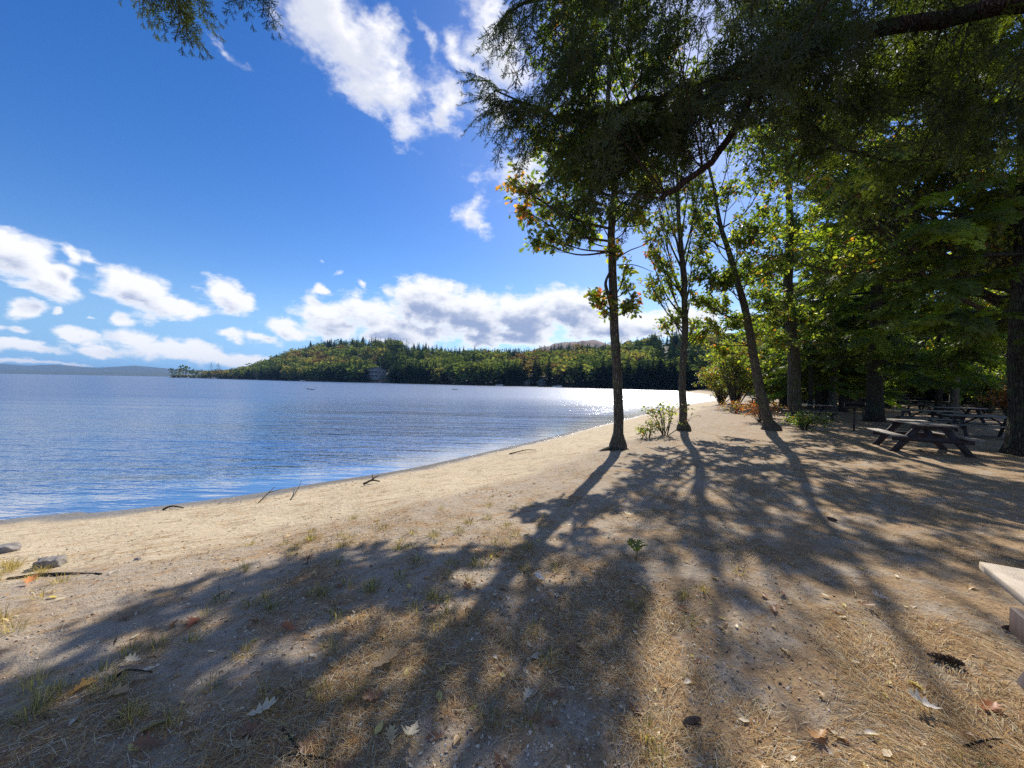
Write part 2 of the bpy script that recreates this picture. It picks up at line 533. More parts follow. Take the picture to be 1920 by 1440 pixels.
def ground_z(X, Y, s=None):
    X = np.asarray(X, float); Y = np.asarray(Y, float)
    if s is None: s = shore_dist(X, Y)
    s = s + .5 * (fbm(X * .35, Y * .35, 3) - .5) * smooth01(s / 2.0)
    prof = np.interp(s, [-60, -8, 0, .7, 2.2, 3.7, 4.5, 5.2, 8], [-5, -.9, 0, .07, .25, .46, .63, .69, .70])
    r = np.hypot(X, Y)
    n = (fbm(X * .6, Y * .6, 11) - .5) * .10 + (fbm(X * 2.3, Y * 2.3, 5) - .5) * .035 + (fbm(X * 7, Y * 7, 8) - .5) * .012
    fade = smooth01(s / 1.5) * np.clip(60 / np.maximum(r, 1), 0, 1)
    bank = .10 * np.exp(-(((X - 2.5) / .9) ** 2 + ((Y - 9.3) / .8) ** 2))          # soil banked round the first tree
    return WZ + prof + n * fade + bank


def gz1(x, y): return float(ground_z(np.array([x]), np.array([y]))[0])


def onground(px, py):
    p = onz(px, py, 0.0)
    for _ in range(12):
        p = onz(px, py, gz1(p[0], p[1]))
    return p


# one ground sheet: polar grid, fine near the viewer, reaching past the horizon
na, rr = 640, np.concatenate([[0.0], np.geomspace(.35, 9000, 420)])
aa = np.linspace(-np.pi, np.pi, na, endpoint=False)
# more columns in the seen quadrant
aa = np.sort(np.concatenate([aa[::2], np.linspace(-1.0, 1.0, 420)]))
na = len(aa)
RR, AA = np.meshgrid(rr, aa, indexing='ij')
GX, GY = RR * np.sin(AA), RR * np.cos(AA)
GS = shore_dist(GX, GY)
GZ = ground_z(GX, GY, GS)
nr = len(rr)
i, j = np.meshgrid(np.arange(nr - 1), np.arange(na), indexing='ij')
jn = (j + 1) % na
Q = np.stack([i * na + j, (i + 1) * na + j, (i + 1) * na + jn, i * na + jn], -1).reshape(-1, 4)
b = MB()
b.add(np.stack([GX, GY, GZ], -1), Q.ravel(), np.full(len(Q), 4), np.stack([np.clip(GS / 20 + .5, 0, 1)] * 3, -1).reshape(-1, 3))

m, nt, bs, out = material("sand_and_needles")
p = geo_pos(nt)
s20 = attr(nt, 'tint', 'Fac')                         # shore distance / 20 + .5
sd = nt.math('MULTIPLY', nt.math('SUBTRACT', s20, .5), 20.0)
fine = nt.noise(p, 160, 3, .7)
mid = nt.noise(p, 18, 5, .65)
big = nt.noise(p, 1.1, 5, .6)
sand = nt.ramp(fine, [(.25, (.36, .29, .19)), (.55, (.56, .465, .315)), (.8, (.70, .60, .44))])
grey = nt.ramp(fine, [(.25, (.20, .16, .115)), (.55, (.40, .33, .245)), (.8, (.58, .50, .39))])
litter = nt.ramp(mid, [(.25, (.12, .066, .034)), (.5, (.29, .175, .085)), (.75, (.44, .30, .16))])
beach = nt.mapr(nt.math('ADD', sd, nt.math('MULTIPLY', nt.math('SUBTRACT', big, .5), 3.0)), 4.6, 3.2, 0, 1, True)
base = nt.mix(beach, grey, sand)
# needle litter: thick in the woods, in drifts on the beach
pat = nt.noise(nt.mapping(p, (1, 1, 1)), 2.6, 6, .68)
wood = nt.mapr(nt.math('ADD', sd, nt.math('MULTIPLY', big, 3.0)), 5.5, 13.0)
lf = nt.mapr(nt.math('ADD', pat, nt.math('MULTIPLY', wood, .20)), .50, .70, 0, .85, True)
lf = nt.math('MULTIPLY', lf, nt.mapr(beach, 0, 1, 1, .35))
drift = nt.noise(nt.mapping(nt.mapping(p, (1, 1, 1), (0, 0, R(-33))), (1.2, 5.0, 1)), 2.0, 6, .68)
lf = nt.math('MAXIMUM', lf, nt.math('MULTIPLY', nt.mapr(drift, .51, .63, 0, .8), nt.mapr(sd, .2, 1.0)))
fl = nt.noise(nt.mapping(p, (60, 14, 1), (0, 0, R(20)), (0, 0, 0)), 1.0, 2, .6)
lcol = nt.mix(nt.mapr(fl, .45, .7), litter, (.40, .27, .12))
col = nt.mix(lf, base, lcol)
# the strand line and wet sand
wet = nt.mapr(nt.math('ADD', sd, nt.math('MULTIPLY', nt.math('SUBTRACT', big, .5), .9)), .85, .30, 0, 1, True)
col = nt.mix(nt.math('MULTIPLY', wet, .75), col, (.12, .10, .075))
nt.link(col, bs.inputs['Base Color'])
nt.link(nt.mapr(wet, 0, 1, .95, .22), bs.inputs['Roughness'])
bs.inputs['Specular IOR Level'].default_value = .25
h = nt.math('ADD', nt.math('MULTIPLY', fine, .18), nt.math('MULTIPLY', mid, .8))
h = nt.math('ADD', h, nt.math('MULTIPLY', nt.noise(p, 5, 4, .6), 1.2))
nt.link(nt.bump(h, .75, .035), bs.inputs['Normal'])
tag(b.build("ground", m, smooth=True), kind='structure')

# water
wa = np.concatenate([np.linspace(-np.pi, -1.15, 30)[:-1], np.linspace(-1.15, 1.0, 260), np.linspace(1.0, np.pi, 30)[1:-1]])
wr = np.concatenate([np.geomspace(3.0, 200, 300), np.geomspace(205, 9000, 60)])
RR, AA = np.meshgrid(wr, wa, indexing='ij')
WX, WY = RR * np.sin(AA), RR * np.cos(AA)
WS = shore_dist(WX, WY)
q = np.stack([np.arange(len(wr) - 1)[:, None] * len(wa) + np.arange(len(wa) - 1)[None, :]] * 4, -1)
q = q + np.array([0, len(wa), len(wa) + 1, 1])
keep = (WS[:-1, :-1] < 3) & True
Q = q[keep].reshape(-1, 4)
dep = np.clip(-WS / 20 + .5, 0, 1)
b = MB(); b.add(np.stack([WX, WY, np.full_like(WX, WZ)], -1), Q.ravel(), np.full(len(Q), 4), np.stack([dep] * 3, -1).reshape(-1, 3))
m, nt, bs, out = material("lake_water"); nt.n.remove(bs)
p = geo_pos(nt)
off = nt.math('MULTIPLY', nt.math('SUBTRACT', attr(nt, 'tint', 'Fac'), .5), 20.0)      # metres from the shore
dist = nt.vmath('LENGTH', p)
rot = (0, 0, R(-14))
w1 = nt.noise(nt.mapping(p, (.55, 2.3, 1), rot), 1.0, 3, .5, .3)
w2 = nt.noise(nt.mapping(p, (1.6, 5.5, 1), (0, 0, R(-4))), 1.0, 3, .55, .3)
w3 = nt.noise(nt.mapping(p, (5, 13, 1), (0, 0, R(-24))), 1.0, 3, .6)
wl = nt.noise(nt.mapping(p, (.10, .42, 1), rot), 1.0, 2, .5)
h = nt.math('ADD', nt.math('MULTIPLY', w1, .50), nt.math('MULTIPLY', w2, .22))
h = nt.math('ADD', h, nt.math('MULTIPLY', w3, .07))
h = nt.math('ADD', h, nt.math('MULTIPLY', wl, 1.1))
h = nt.math('ADD', h, nt.math('MULTIPLY', nt.noise(nt.mapping(p, (.03, .13, 1), rot), 1.0, 2, .5), 3.2))
gust = nt.noise(nt.mapping(p, (.012, .05, 1), (0, 0, R(-8))), 1.0, 4, .6)
bp = nt.new('ShaderNodeBump'); bp.inputs['Distance'].default_value = .20
nt.link(h, bp.inputs['Height'])
calm = nt.math('MULTIPLY', nt.mapr(off, 0, 3.5, .12, 1, True), nt.mapr(gust, .3, .7, .75, 1.1))
nt.link(calm, bp.inputs['Strength'])
gl = nt.new('ShaderNodeBsdfGlossy'); nt.link(bp.outputs[0], gl.inputs['Normal'])
nt.link(nt.mapr(dist, 8, 60, .06, .25), gl.inputs['Roughness'])
body = nt.new('ShaderNodeBsdfDiffuse'); nt.link(bp.outputs[0], body.inputs['Normal'])
nt.link(nt.mix(nt.mapr(gust, .35, .7), (.022, .068, .18), (.032, .092, .20)), body.inputs['Color'])
tr = nt.new('ShaderNodeBsdfTransparent'); tr.inputs['Color'].default_value = (.86, .84, .74, 1)
ms = nt.new('ShaderNodeMixShader'); nt.link(nt.mapr(off, .0, 4.5, .0, 1, True), ms.inputs[0])
nt.link(tr.outputs[0], ms.inputs[1]); nt.link(body.outputs[0], ms.inputs[2])
fr = nt.new('ShaderNodeFresnel'); fr.inputs['IOR'].default_value = 1.33; nt.link(bp.outputs[0], fr.inputs['Normal'])
mf = nt.new('ShaderNodeMixShader'); nt.link(nt.math('MULTIPLY', fr.outputs[0], nt.mapr(dist, 8, 60, .95, .62)), mf.inputs[0])
nt.link(ms.outputs[0], mf.inputs[1]); nt.link(gl.outputs[0], mf.inputs[2])
nt.link(mf.outputs[0], out.inputs['Surface'])
tag(b.build("water", m, smooth=True), kind='structure')

# ---- the wooded hill across the bay
# image column, depth of its shore, image height of the tree line
HP = np.array([(322, 720, 700), (345, 690, 699), (380, 640, 698), (430, 540, 698), (470, 470, 688), (520, 420, 672), (580, 370, 654), (640, 335, 645), (700, 312, 644), (780, 285, 650), (860, 265, 664), (940, 245, 660), (1040, 225, 653),
               (1150, 200, 650), (1280, 172, 640), (1400, 150, 640), (1560, 130, 640), (1800, 120, 650), (2100, 115, 655)], float)
HW = 330.0


def hill(px, t):
    d0 = np.interp(px, HP[:, 0], HP[:, 1]); ry = np.interp(px, HP[:, 0], HP[:, 2]) - np.interp(px, [330, 480, 600, 900, 1000, 1150, 1220, 1400], [0, 5, 12, 11, 4, 7, 19, 20])
    d = d0 + t * HW
    hor = 717 + (px - 960) * math.tan(ROLL)
    dr = d0 + .72 * HW
    zt = CAMZ + (hor - ry) / FPX * dr - 13.0
    zt = np.maximum(zt, 2.5)
    X = (px - 960) / FPX * d
    prof = np.interp(t, [-.1, 0, .02, .72, 1.0, 1.3], [-2.5 / 60, 0, .03, 1, .93, .5])
    z = WZ - .1 + zt * prof + (fbm(X * .02, d * .02, 21) - .5) * 10 * smooth01(t / .3) * np.clip((px - 430) / 150, .1, 1)
    return X, d, np.where(t <= 0, WZ - .1 + t * 30, z)


hp = np.linspace(318, 2100, 240); ht = np.concatenate([[-.1, 0], np.linspace(.015, 1.3, 50)])
PX, TT = np.meshgrid(hp, ht, indexing='ij')
X, Y, Z = hill(PX, TT)
b = MB()
nb = len(ht)
i, j = np.meshgrid(np.arange(len(hp) - 1), np.arange(nb - 1), indexing='ij')
Q = np.stack([i * nb + j, (i + 1) * nb + j, (i + 1) * nb + j + 1, i * nb + j + 1], -1).reshape(-1, 4)
b.add(np.stack([X, Y, Z], -1), Q.ravel(), np.full(len(Q), 4))
M_FLOOR = mat_simple("forest_floor", (.03, .032, .014), (.075, .06, .03), .3, .9, .2, .3)
tag(b.build("wooded_hill", M_FLOOR, smooth=True), kind='structure')


def ridge(name, cols, d, thick, mat, rough, seed, n=260, bumpy=.2):
    """a far range of hills: a solid ridge with a sloping front and back"""
    xs = np.linspace(cols[0][0], cols[-1][0], n)
    ys = np.interp(xs, [c[0] for c in cols], [c[1] for c in cols])
    hor = 717 + (xs - 960) * math.tan(ROLL)
    tops = CAMZ + (hor - ys) / FPX * d
    prof = [(-1.0, -.02), (-.75, .22), (-.45, .62), (-.2, .9), (0, 1.0), (.4, .8), (1.0, .0)]
    V = []
    for k, (u, hgt) in enumerate(prof):
        dd = d + u * thick
        X = (xs - 960) / FPX * d
        nzz = (fbm(X * rough, np.full_like(X, k * 1.7), seed, 5) - .5)
        V.append(np.stack([X, np.full_like(X, dd), WZ + (tops - WZ) * hgt + nzz * tops * bumpy * (1 if 0 < k < 6 else 0)], -1))
    V = np.stack(V, 1)
    m_ = len(prof)
    i, j = np.meshgrid(np.arange(n - 1), np.arange(m_ - 1), indexing='ij')
    Q = np.stack([i * m_ + j, (i + 1) * m_ + j, (i + 1) * m_ + j + 1, i * m_ + j + 1], -1).reshape(-1, 4)
    bb = MB(); bb.add(V, Q.ravel(), np.full(len(Q), 4))
    return tag(bb.build(name, mat, smooth=True), kind='structure')


M_FAR = mat_simple("far_woods", (.045, .06, .035), (.085, .085, .045), .01, .95, .6, 12)
ridge("distant_hills", [(-700, 690), (-200, 688), (0, 682), (70, 687), (110, 684), (160, 689), (200, 690), (250, 686), (320, 692), (420, 697), (520, 700)], 4600, 900, M_FAR, .0016, 31)
ridge("distant_shore", [(-900, 694), (-200, 694), (0, 693.5), (120, 696), (230, 697.5), (340, 700), (430, 703)], 3300, 300, M_FAR, .006, 35)
M_RED = mat_simple("autumn_woods", (.05, .05, .03), (.19, .075, .04), .035, .95, .5, 5)
ridge("autumn_hill", [(900, 690), (960, 672), (1020, 648), (1050, 643), (1088, 639), (1130, 640), (1165, 647), (1230, 662), (1300, 690)], 1500, 350, M_RED, .022, 37, 500, .16)
# ------------------------------------------------------------------ leaf and spray templates
def leaf_oak():
    half = [(.0, 0), (.05, .1), (.14, .2), (.07, .28), (.27, .42), (.11, .47), (.36, .66), (.14, .69), (.22, .88), (.07, .86), (0, 1)]
    V = [(0, y, -.05 * (y - .5) ** 2) for y in (0, .1, .28, .47, .69, .86, 1)]
    P = []
    mid = {0: 0, 1: 1, 3: 2, 5: 3, 7: 4, 9: 5, 10: 6}
    for sgn in (1, -1):
        idx = {}
        for k, (x, y) in enumerate(half):
            if k in (0, 10): idx[k] = mid[k]; continue
            idx[k] = len(V); V.append((sgn * x, y, .28 * x - .06 * (y - .5) ** 2))
        tris = [(0, idx[1], 1), (1, idx[1], idx[2], idx[3], 2), (2, idx[3], idx[4], idx[5], 3), (3, idx[5], idx[6], idx[7], 4), (4, idx[7], idx[8], idx[9], 5), (5, idx[9], 6)]
        P += [t if sgn > 0 else t[::-1] for t in tris]
    return T(V, P)


def leaf_small():
    V = [(0, 0, 0), (.24, .35, .07), (.2, .65, .06), (0, 1, -.04), (-.2, .65, .06), (-.24, .35, .07), (0, .5, 0)]
    return T(V, [(0, 1, 2, 3, 6), (0, 6, 3, 4, 5)])


OAK, LEAF = leaf_oak(), leaf_small()


def spray_near(n_tw=5, L=.30, seed=0, nl=.036, step=.028):
    """hemlock spray: a shoot with side twigs, every twig lined with flat needles"""
    r = np.random.default_rng(seed)
    V, P = [], []

    def twig(a, d, nrm, ln):
        d = d / np.linalg.norm(d)
        side = np.cross(d, nrm); side /= np.linalg.norm(side)
        k = len(V)
        V.extend([a - side * .005, a + side * .005, a + d * ln]); P.append((k, k + 1, k + 2))
        m = max(3, int(ln / step))
        for i in range(m):
            t = (i + .5) / m
            b_ = a + d * ln * t
            sc = nl * (.6 + .5 * r.random()) * (1.0 - .55 * t * t)
            for sg in (1, -1):
                nd = side * sg * .9 + d * (.55 + .3 * r.random()) + nrm * r.normal(0, .28)
                nd /= np.linalg.norm(nd)
                w = d * .0125
                k = len(V)
                V.extend([b_ - w, b_ + w, b_ + nd * sc + d * .004]); P.append((k, k + 1, k + 2))

    nz = np.array([0, 0, 1.0])
    for i in range(n_tw):
        t = (i + .7) / n_tw
        y = L * t * .93
        for sg in ((1, -1) if r.random() < .85 else (1,)):
            ln = (.13 * (1 - t) ** .7 + .07) * (.5 + .9 * r.random())
            a = np.array([0, y, -.22 * y * y / L])
            d = np.array([sg * .85, .55 + r.normal(0, .3), -.32 + r.normal(0, .35)])
            twig(a, d, nz + r.normal(0, .35, 3), ln)
    for y0 in np.linspace(0, L * .9, 5):
        twig(np.array([0, y0, -.22 * y0 * y0 / L]), np.array([r.normal(0, .08), 1.0, -.4 * y0 / L]), nz, L / 5 * 1.15)
    return T(V, P)


def bough_from(spr, L, n, seed, droop=.25, ang=.95, lmin=.45):
    """a flat drooping bough made of sprays; returns a template and its stem"""
    r = np.random.default_rng(seed)
    mb = MB()
    stem = [np.array([r.normal(0, .015), t * L, -droop * L * t * t]) for t in np.linspace(0, 1, 8)]
    mb.tube(stem, np.linspace(.006, .002, 8) * (L / .9), 5)
    for i in range(n):
        t = (i + .6) / n
        p = np.array([0, t * L, -droop * L * t * t])
        for sg in ((1, -1) if i < n - 1 else (0,)):
            a = ang * (1 - .45 * t) * sg + r.normal(0, .12)
            d = np.array([math.sin(a), math.cos(a), -.25 - .35 * t * droop + r.normal(0, .24)])
            z = np.array([r.normal(0, .45), r.normal(0, .35), 1.0])
            sc = (lmin + (1 - lmin) * (1 - t)) * (.8 + .4 * r.random()) * (1 if sg else .8)
            M = frames(d[None], z[None]) * sc
            mb.stamp(spr[r.integers(len(spr))], M, p[None])
    V = np.concatenate(mb.V); L_ = np.concatenate(mb.L); S = np.concatenate(mb.S)
    t = T.__new__(T); t.V, t.L, t.S = V, L_, S
    return t


SPR = [spray_near(5, .30, 1), spray_near(4, .26, 2), spray_near(5, .33, 3), spray_near(4, .22, 4)]
BOUGH = [bough_from(SPR, .95, 7, 11, .4), bough_from(SPR, .8, 6, 12, .6), bough_from(SPR, 1.1, 8, 13, .3)]


def spray_far(seed, n=9, L=.55, w=.042):
    r = np.random.default_rng(seed); V, P = [], []

    def blade(a, d, ln, w):
        d = d / np.linalg.norm(d); s_ = np.cross(d, [0, 0, 1.0]); s_ /= np.linalg.norm(s_)
        k = len(V)
        V.extend([a, a + d * ln * .45 + s_ * w, a + d * ln, a + d * ln * .45 - s_ * w]); P.append((k, k + 1, k + 2, k + 3))
    for i in range(n):
        t = (i + .5) / n; y = L * t
        for sg in (1, -1):
            blade(np.array([0, y, -.15 * y * y / L]), np.array([sg * .8, .6 + r.normal(0, .15), -.2 + r.normal(0, .22)]), (.26 * (1 - t) + .07) * (.7 + .6 * r.random()), w * (.8 + .5 * r.random()))
    blade(np.array([0, 0, 0.]), np.array([0, 1, -.15]), L * 1.05, w * .7)
    return T(V, P)


SPF = [spray_far(s) for s in (21, 22, 23)]
BOUGHF = [bough_from(SPF, 1.5, 8, 31, .2, 1.0), bough_from(SPF, 1.3, 7, 32, .35, 1.0), bough_from(SPF, 1.7, 8, 33, .12, 1.0)]

M_HEM = mat_leaf("hemlock_needles", .50, .03, .35, .5)
M_LEAF = mat_leaf("autumn_leaves", .58, .05, .3, .4)
M_WOODLEAF = mat_leaf("far_crowns", .30, .0, .35)
M_BARK = mat_bark("grey_brown_bark", (.135, .11, .085), (.29, .25, .20), (.15, .17, .09))
M_BARKR = mat_bark("reddish_bark", (.075, .045, .030), (.17, .105, .07), None, 1.2)
M_BARKD = mat_bark("dark_bark", (.065, .053, .042), (.15, .125, .095), (.08, .10, .05), .8)

G_DARK, G_MID, G_YEL, G_ORA, G_RED, G_BRN = (.042, .072, .018), (.085, .135, .024), (.21, .235, .035), (.36, .17, .03), (.28, .075, .03), (.17, .10, .04)


def pick_cols(n, weights, r):
    pal = np.array([G_DARK, G_MID, G_YEL, G_ORA, G_RED, G_BRN])
    k = r.choice(6, n, p=np.array(weights) / np.sum(weights))
    return pal[k] * (1 + r.normal(0, .12, (n, 1)))


def rand_dirs(n, r):
    v = r.normal(size=(n, 3)); return v / np.linalg.norm(v, axis=1, keepdims=True)


DENS = 1.9
# where the crowns stand open to the sun: spots of ground the sun reaches between the leaves
GAPS = [(*onground(x, y)[:2], r) for x, y, r in [(1560, 1150, .45), (1660, 1300, .45), (1800, 1250, .5), (1500, 1420, .3), (1850, 1400, .4), (1270, 1210, .25), (1255, 1310, .22), (1235, 1410, .18), (1720, 1110, .5), (1430, 1090, .3), (1640, 1420, .3), (1180, 985, .5), (1300, 920, .6), (700, 1262, .26), (650, 1320, .18), (770, 1195, .22), (870, 1125, .22), (600, 1375, .10), (1010, 1190, .10)]] + [(2.1, .9, .75)]


def leafy_tree(name, trunk, rad, blobs, label, bark, leaf_t, leaf_size, seed, group=None, cat='tree', extra=(), spread=1.0, flare=1.7):
    """trunk: list of 3-D points; blobs: (centre, radius, n_twigs, leaves per twig, palette weights, attach fraction)"""
    r = np.random.default_rng(seed)
    trunk = np.asarray(trunk, float)
    tp = catmull(trunk, 8)
    h = np.linspace(0, 1, len(tp))
    rr = np.interp(h, np.linspace(0, 1, len(rad)), rad)
    rr[0] *= flare * 1.15; rr[1] *= flare; rr[2] *= 1 + (flare - 1) * .5
    tp[:, 0] += (vnoise(h * 9, h * 0, seed) - .5) * rr * .35; tp[:, 1] += (vnoise(h * 9, h * 0 + 5, seed) - .5) * rr * .35
    base = tp[0].copy(); base[2] -= .1
    root = empty(name, base, 0, label, cat, group)
    mb, lv = MB(), MB()
    tp0 = tp.copy(); tp0[0] = base
    mb.tube(tp0, rr, 12, wob=.05)
    for e in extra: mb.tube(e[0], e[1], 6)
    for (c, R_, ntw, nl0, pal, fr) in blobs:
        R_ = R_ * spread
        c = np.asarray(c, float)
        k = int(fr * (len(tp) - 1)); a = tp[k]
        midp = a * .5 + c * .5 + np.array([0, 0, -.10 * np.linalg.norm(c - a)]) + r.normal(0, .06, 3) * R_
        limb = catmull([a, midp, c], 6)
        r0 = min(rr[k] * .45, .008 + .012 * np.linalg.norm(c - a) ** .8)
        mb.tube(limb, np.linspace(r0, .008, len(limb)), 6)
        for _ in range(int(ntw * DENS)):
            s_ = limb[r.integers(len(limb) // 2, len(limb))]
            d = rand_dirs(1, r)[0]; d[2] = d[2] * .6 + .08
            e = c + d * R_ * r.random() ** .45
            q = s_ * .5 + e * .5 + r.normal(0, .08, 3) * R_
            tw = catmull([s_, q, e], 4)
            mb.tube(tw, np.linspace(.009, .003, len(tw)), 4, caps=False)
            nl = int(nl0 * 1.25)
            t_ = .35 + .65 * r.random(nl) ** .7
            ii = t_ * (len(tw) - 1); i0 = np.minimum(ii.astype(int), len(tw) - 2); fr_ = (ii - i0)[:, None]
            pos = tw[i0] * (1 - fr_) + tw[i0 + 1] * fr_ + r.normal(0, .05, (nl, 3))
            dirs = (e - s_) / np.linalg.norm(e - s_) * .5 + rand_dirs(nl, r) * .9 + np.array([0, 0, -.35])
            M = frames(dirs, rand_dirs(nl, r) * .7 + np.array([0, 0, .8])) * (leaf_size * (.7 + .6 * r.random(nl)))[:, None, None]
            cw = np.array(pal, float) * (.35 + 1.3 * r.random(6))
            cols_ = pick_cols(nl, cw, r)
            sh_ = pos - SUND[None] * (pos[:, 2:3] / SUND[2])
            ok_ = np.ones(nl, bool)
            for gx, gy, gr in GAPS: ok_ &= ~((((sh_[:, 0] - gx) ** 2 + (sh_[:, 1] - gy) ** 2) < gr * gr) & (r.random(nl) < .93))
            lv.stamp(leaf_t, M[ok_], pos[ok_], cols_[ok_])
    mb.build('trunk', bark, root, True)
    lv.build('crown', M_LEAF, root)
    return root


def trunk_px(pts, depth):
    """image points up a trunk at one depth (the trunk stands upright there)"""
    return [at(x, y, depth) for x, y in pts]


# ------------------------------------------------------------------ the two slim oaks at the crest and the two leaning trees behind
g1 = onground(1160, 842); d1 = g1[1]
tr1 = [g1] + trunk_px([(1158, 760), (1155, 650), (1150, 560), (1147, 480), (1146, 430), (1152, 380), (1150, 300), (1140, 200), (1150, 80), (1160, -60)], d1)
B = lambda x, y, dd, R_, n, l, pal, fr: (at(x, y, dd), R_, n, l, pal, fr)
ORA = (.3, 1.8, 2.6, 1.7, .35, .3); GRN = (1.0, 3.4, 1.6, .08, .03, .06); MIX = (.8, 2.8, 2.2, .28, .10, .15); YG = (.3, 2.6, 2.8, .12, .04, .06); REDG = (.3, 2.2, 2.0, .7, .8, .3)
bl1 = [B(970, 345, d1 - .3, .5, 8, 12, ORA, .50), B(985, 395, d1 + .2, .45, 7, 10, ORA, .46), B(1040, 445, d1 - .2, .5, 10, 12, YG, .42), B(1005, 450, d1, .34, 6, 10, YG, .42), B(1085, 425, d1 + .3, .6, 14, 14, GRN, .43),
       B(1120, 390, d1 - .4, .6, 14, 14, GRN, .45), B(1040, 380, d1 + .5, .7, 16, 14, GRN, .5), B(1190, 400, d1 + .1, .5, 10, 12, YG, .46), B(1210, 330, d1 + .4, .6, 12, 12, YG, .52), B(1110, 330, d1 + .2, .8, 18, 14, GRN, .55),
       B(1050, 300, d1 + .6, .8, 18, 14, GRN, .58), B(1010, 260, d1 + .5, .7, 12, 13, MIX, .62), B(1180, 250, d1 + .2, .8, 16, 14, GRN, .65), B(1090, 220, d1 + .4, .9, 18, 14, GRN, .68), B(1140, 120, d1 + .6, 1.0, 20, 14, GRN, .78), B(1060, 120, d1 + .9, .9, 16, 13, GRN, .78), B(1210, 130, d1 - .1, .9, 16, 13, GRN, .78), B(1150, 10, d1 + .6, 1.0, 20, 14, GRN, .9), B(1080, 30, d1, .9, 16, 13, MIX, .88),
       B(1128, 562, d1 - .15, .20, 5, 8, REDG, .27), B(1112, 550, d1 - .1, .18, 4, 7, REDG, .27), B(1140, 585, d1 - .2, .16, 3, 7, REDG, .25), B(1185, 530, d1 + .1, .24, 5, 9, YG, .30), B(1180, 575, d1 + .1, .26, 6, 9, YG, .27), B(1190, 555, d1, .2, 4, 7, REDG, .28), B(1175, 500, d1 - .1, .2, 4, 7, YG, .31),
       B(1150, 465, d1 - .2, .3, 6, 9, REDG, .36)]
ex1 = [(catmull([at(1147, 575, d1), at(1138, 545, d1 - .1), at(1136, 528, d1 - .1), at(1146, 505, d1 - .05)], 5), np.linspace(.05, .03, 16)),
       (catmull([at(1156, 485, d1), at(1180, 470, d1 + .1), at(1205, 460, d1 + .2), at(1225, 445, d1 + .3)], 5), np.linspace(.02, .006, 16)),
       (catmull([at(1157, 497, d1), at(1190, 497, d1 + .1), at(1225, 510, d1 + .2)], 5), np.linspace(.016, .005, 11))]
for (dx, dy, L_) in [(-.7, -.25, .8), (-.45, -.6, .7), (.1, -.6, .5), (.5, -.2, .5), (-.75, .2, .7)]:      # bared roots over the bank
    q_ = [(g1[0] + dx * L_ * t_, g1[1] + dy * L_ * t_) for t_ in (0, .3, .65, 1.0)]
    ex1.append((catmull([(x_, y_, gz1(x_, y_) + h_) for (x_, y_), h_ in zip(q_, (.16, .05, .012, -.03))], 5), np.linspace(.06, .016, 16)))
leafy_tree('oak_tree', tr1, [.125, .114, .107, .10, .092, .085, .078, .06, .045, .03], bl1, 'slim straight oak nearest the water, with orange leaves on its lakeward side', M_BARK, OAK, .155, 101, extra=ex1, spread=1.22)

g2 = onground(1280, 806); d2 = g2[1]
tr2 = [g2] + trunk_px([(1280, 760), (1279, 700), (1284, 620), (1283, 540), (1278, 470), (1272, 400), (1270, 330), (1262, 260)], d2)
bl2 = [B(1235, 395, d2 + .4, .55, 9, 11, YG, .48), B(1300, 520, d2 + .4, .5, 8, 11, YG, .40), B(1225, 345, d2, .6, 9, 11, MIX, .56), B(1315, 330, d2 + .2, .7, 10, 11, YG, .6), B(1200, 410, d2 + .2, .4, 6, 10, YG, .48), B(1250, 510, d2 - .2, .45, 7, 10, YG, .40), B(1305, 600, d2 + .3, .4, 6, 10, GRN, .33), B(1235, 480, d2 - .3, .6, 9, 11, MIX, .42), B(1215, 470, d2, .45, 7, 10, (.2, 1.4, 1.8, 1.3, .9, .3), .42), B(1240, 545, d2 + .2, .6, 9, 11, YG, .36), B(1260, 590, d2, .5, 7, 10, GRN, .33), B(1215, 525, d2 - .4, .5, 8, 10, MIX, .38), B(1245, 605, d2 + .4, .4, 6, 9, MIX, .32),
       B(1300, 450, d2 + .3, .6, 9, 11, YG, .45), B(1235, 430, d2 - .2, .55, 8, 11, MIX, .46), B(1270, 420, d2 - .4, .45, 7, 10, MIX, .47), B(1255, 360, d2 + .3, .7, 10, 11, YG, .55), B(1305, 380, d2, .7, 9, 11, GRN, .55), B(1230, 300, d2, .8, 11, 11, GRN, .62), B(1300, 280, d2 + .6, .8, 10, 11, YG, .66), B(1250, 200, d2 + .3, .9, 12, 11, GRN, .74), B(1300, 130, d2, .9, 11, 11, GRN, .82), B(1240, 80, d2, .9, 12, 11, GRN, .88)]
leafy_tree('oak_tree', tr2, [.14, .13, .12, .11, .098, .084, .065, .045, .02], bl2, 'slender oak with sparse red and yellow leaves, rising from a yellow green bush', M_BARK, OAK, .16, 102, spread=1.15)

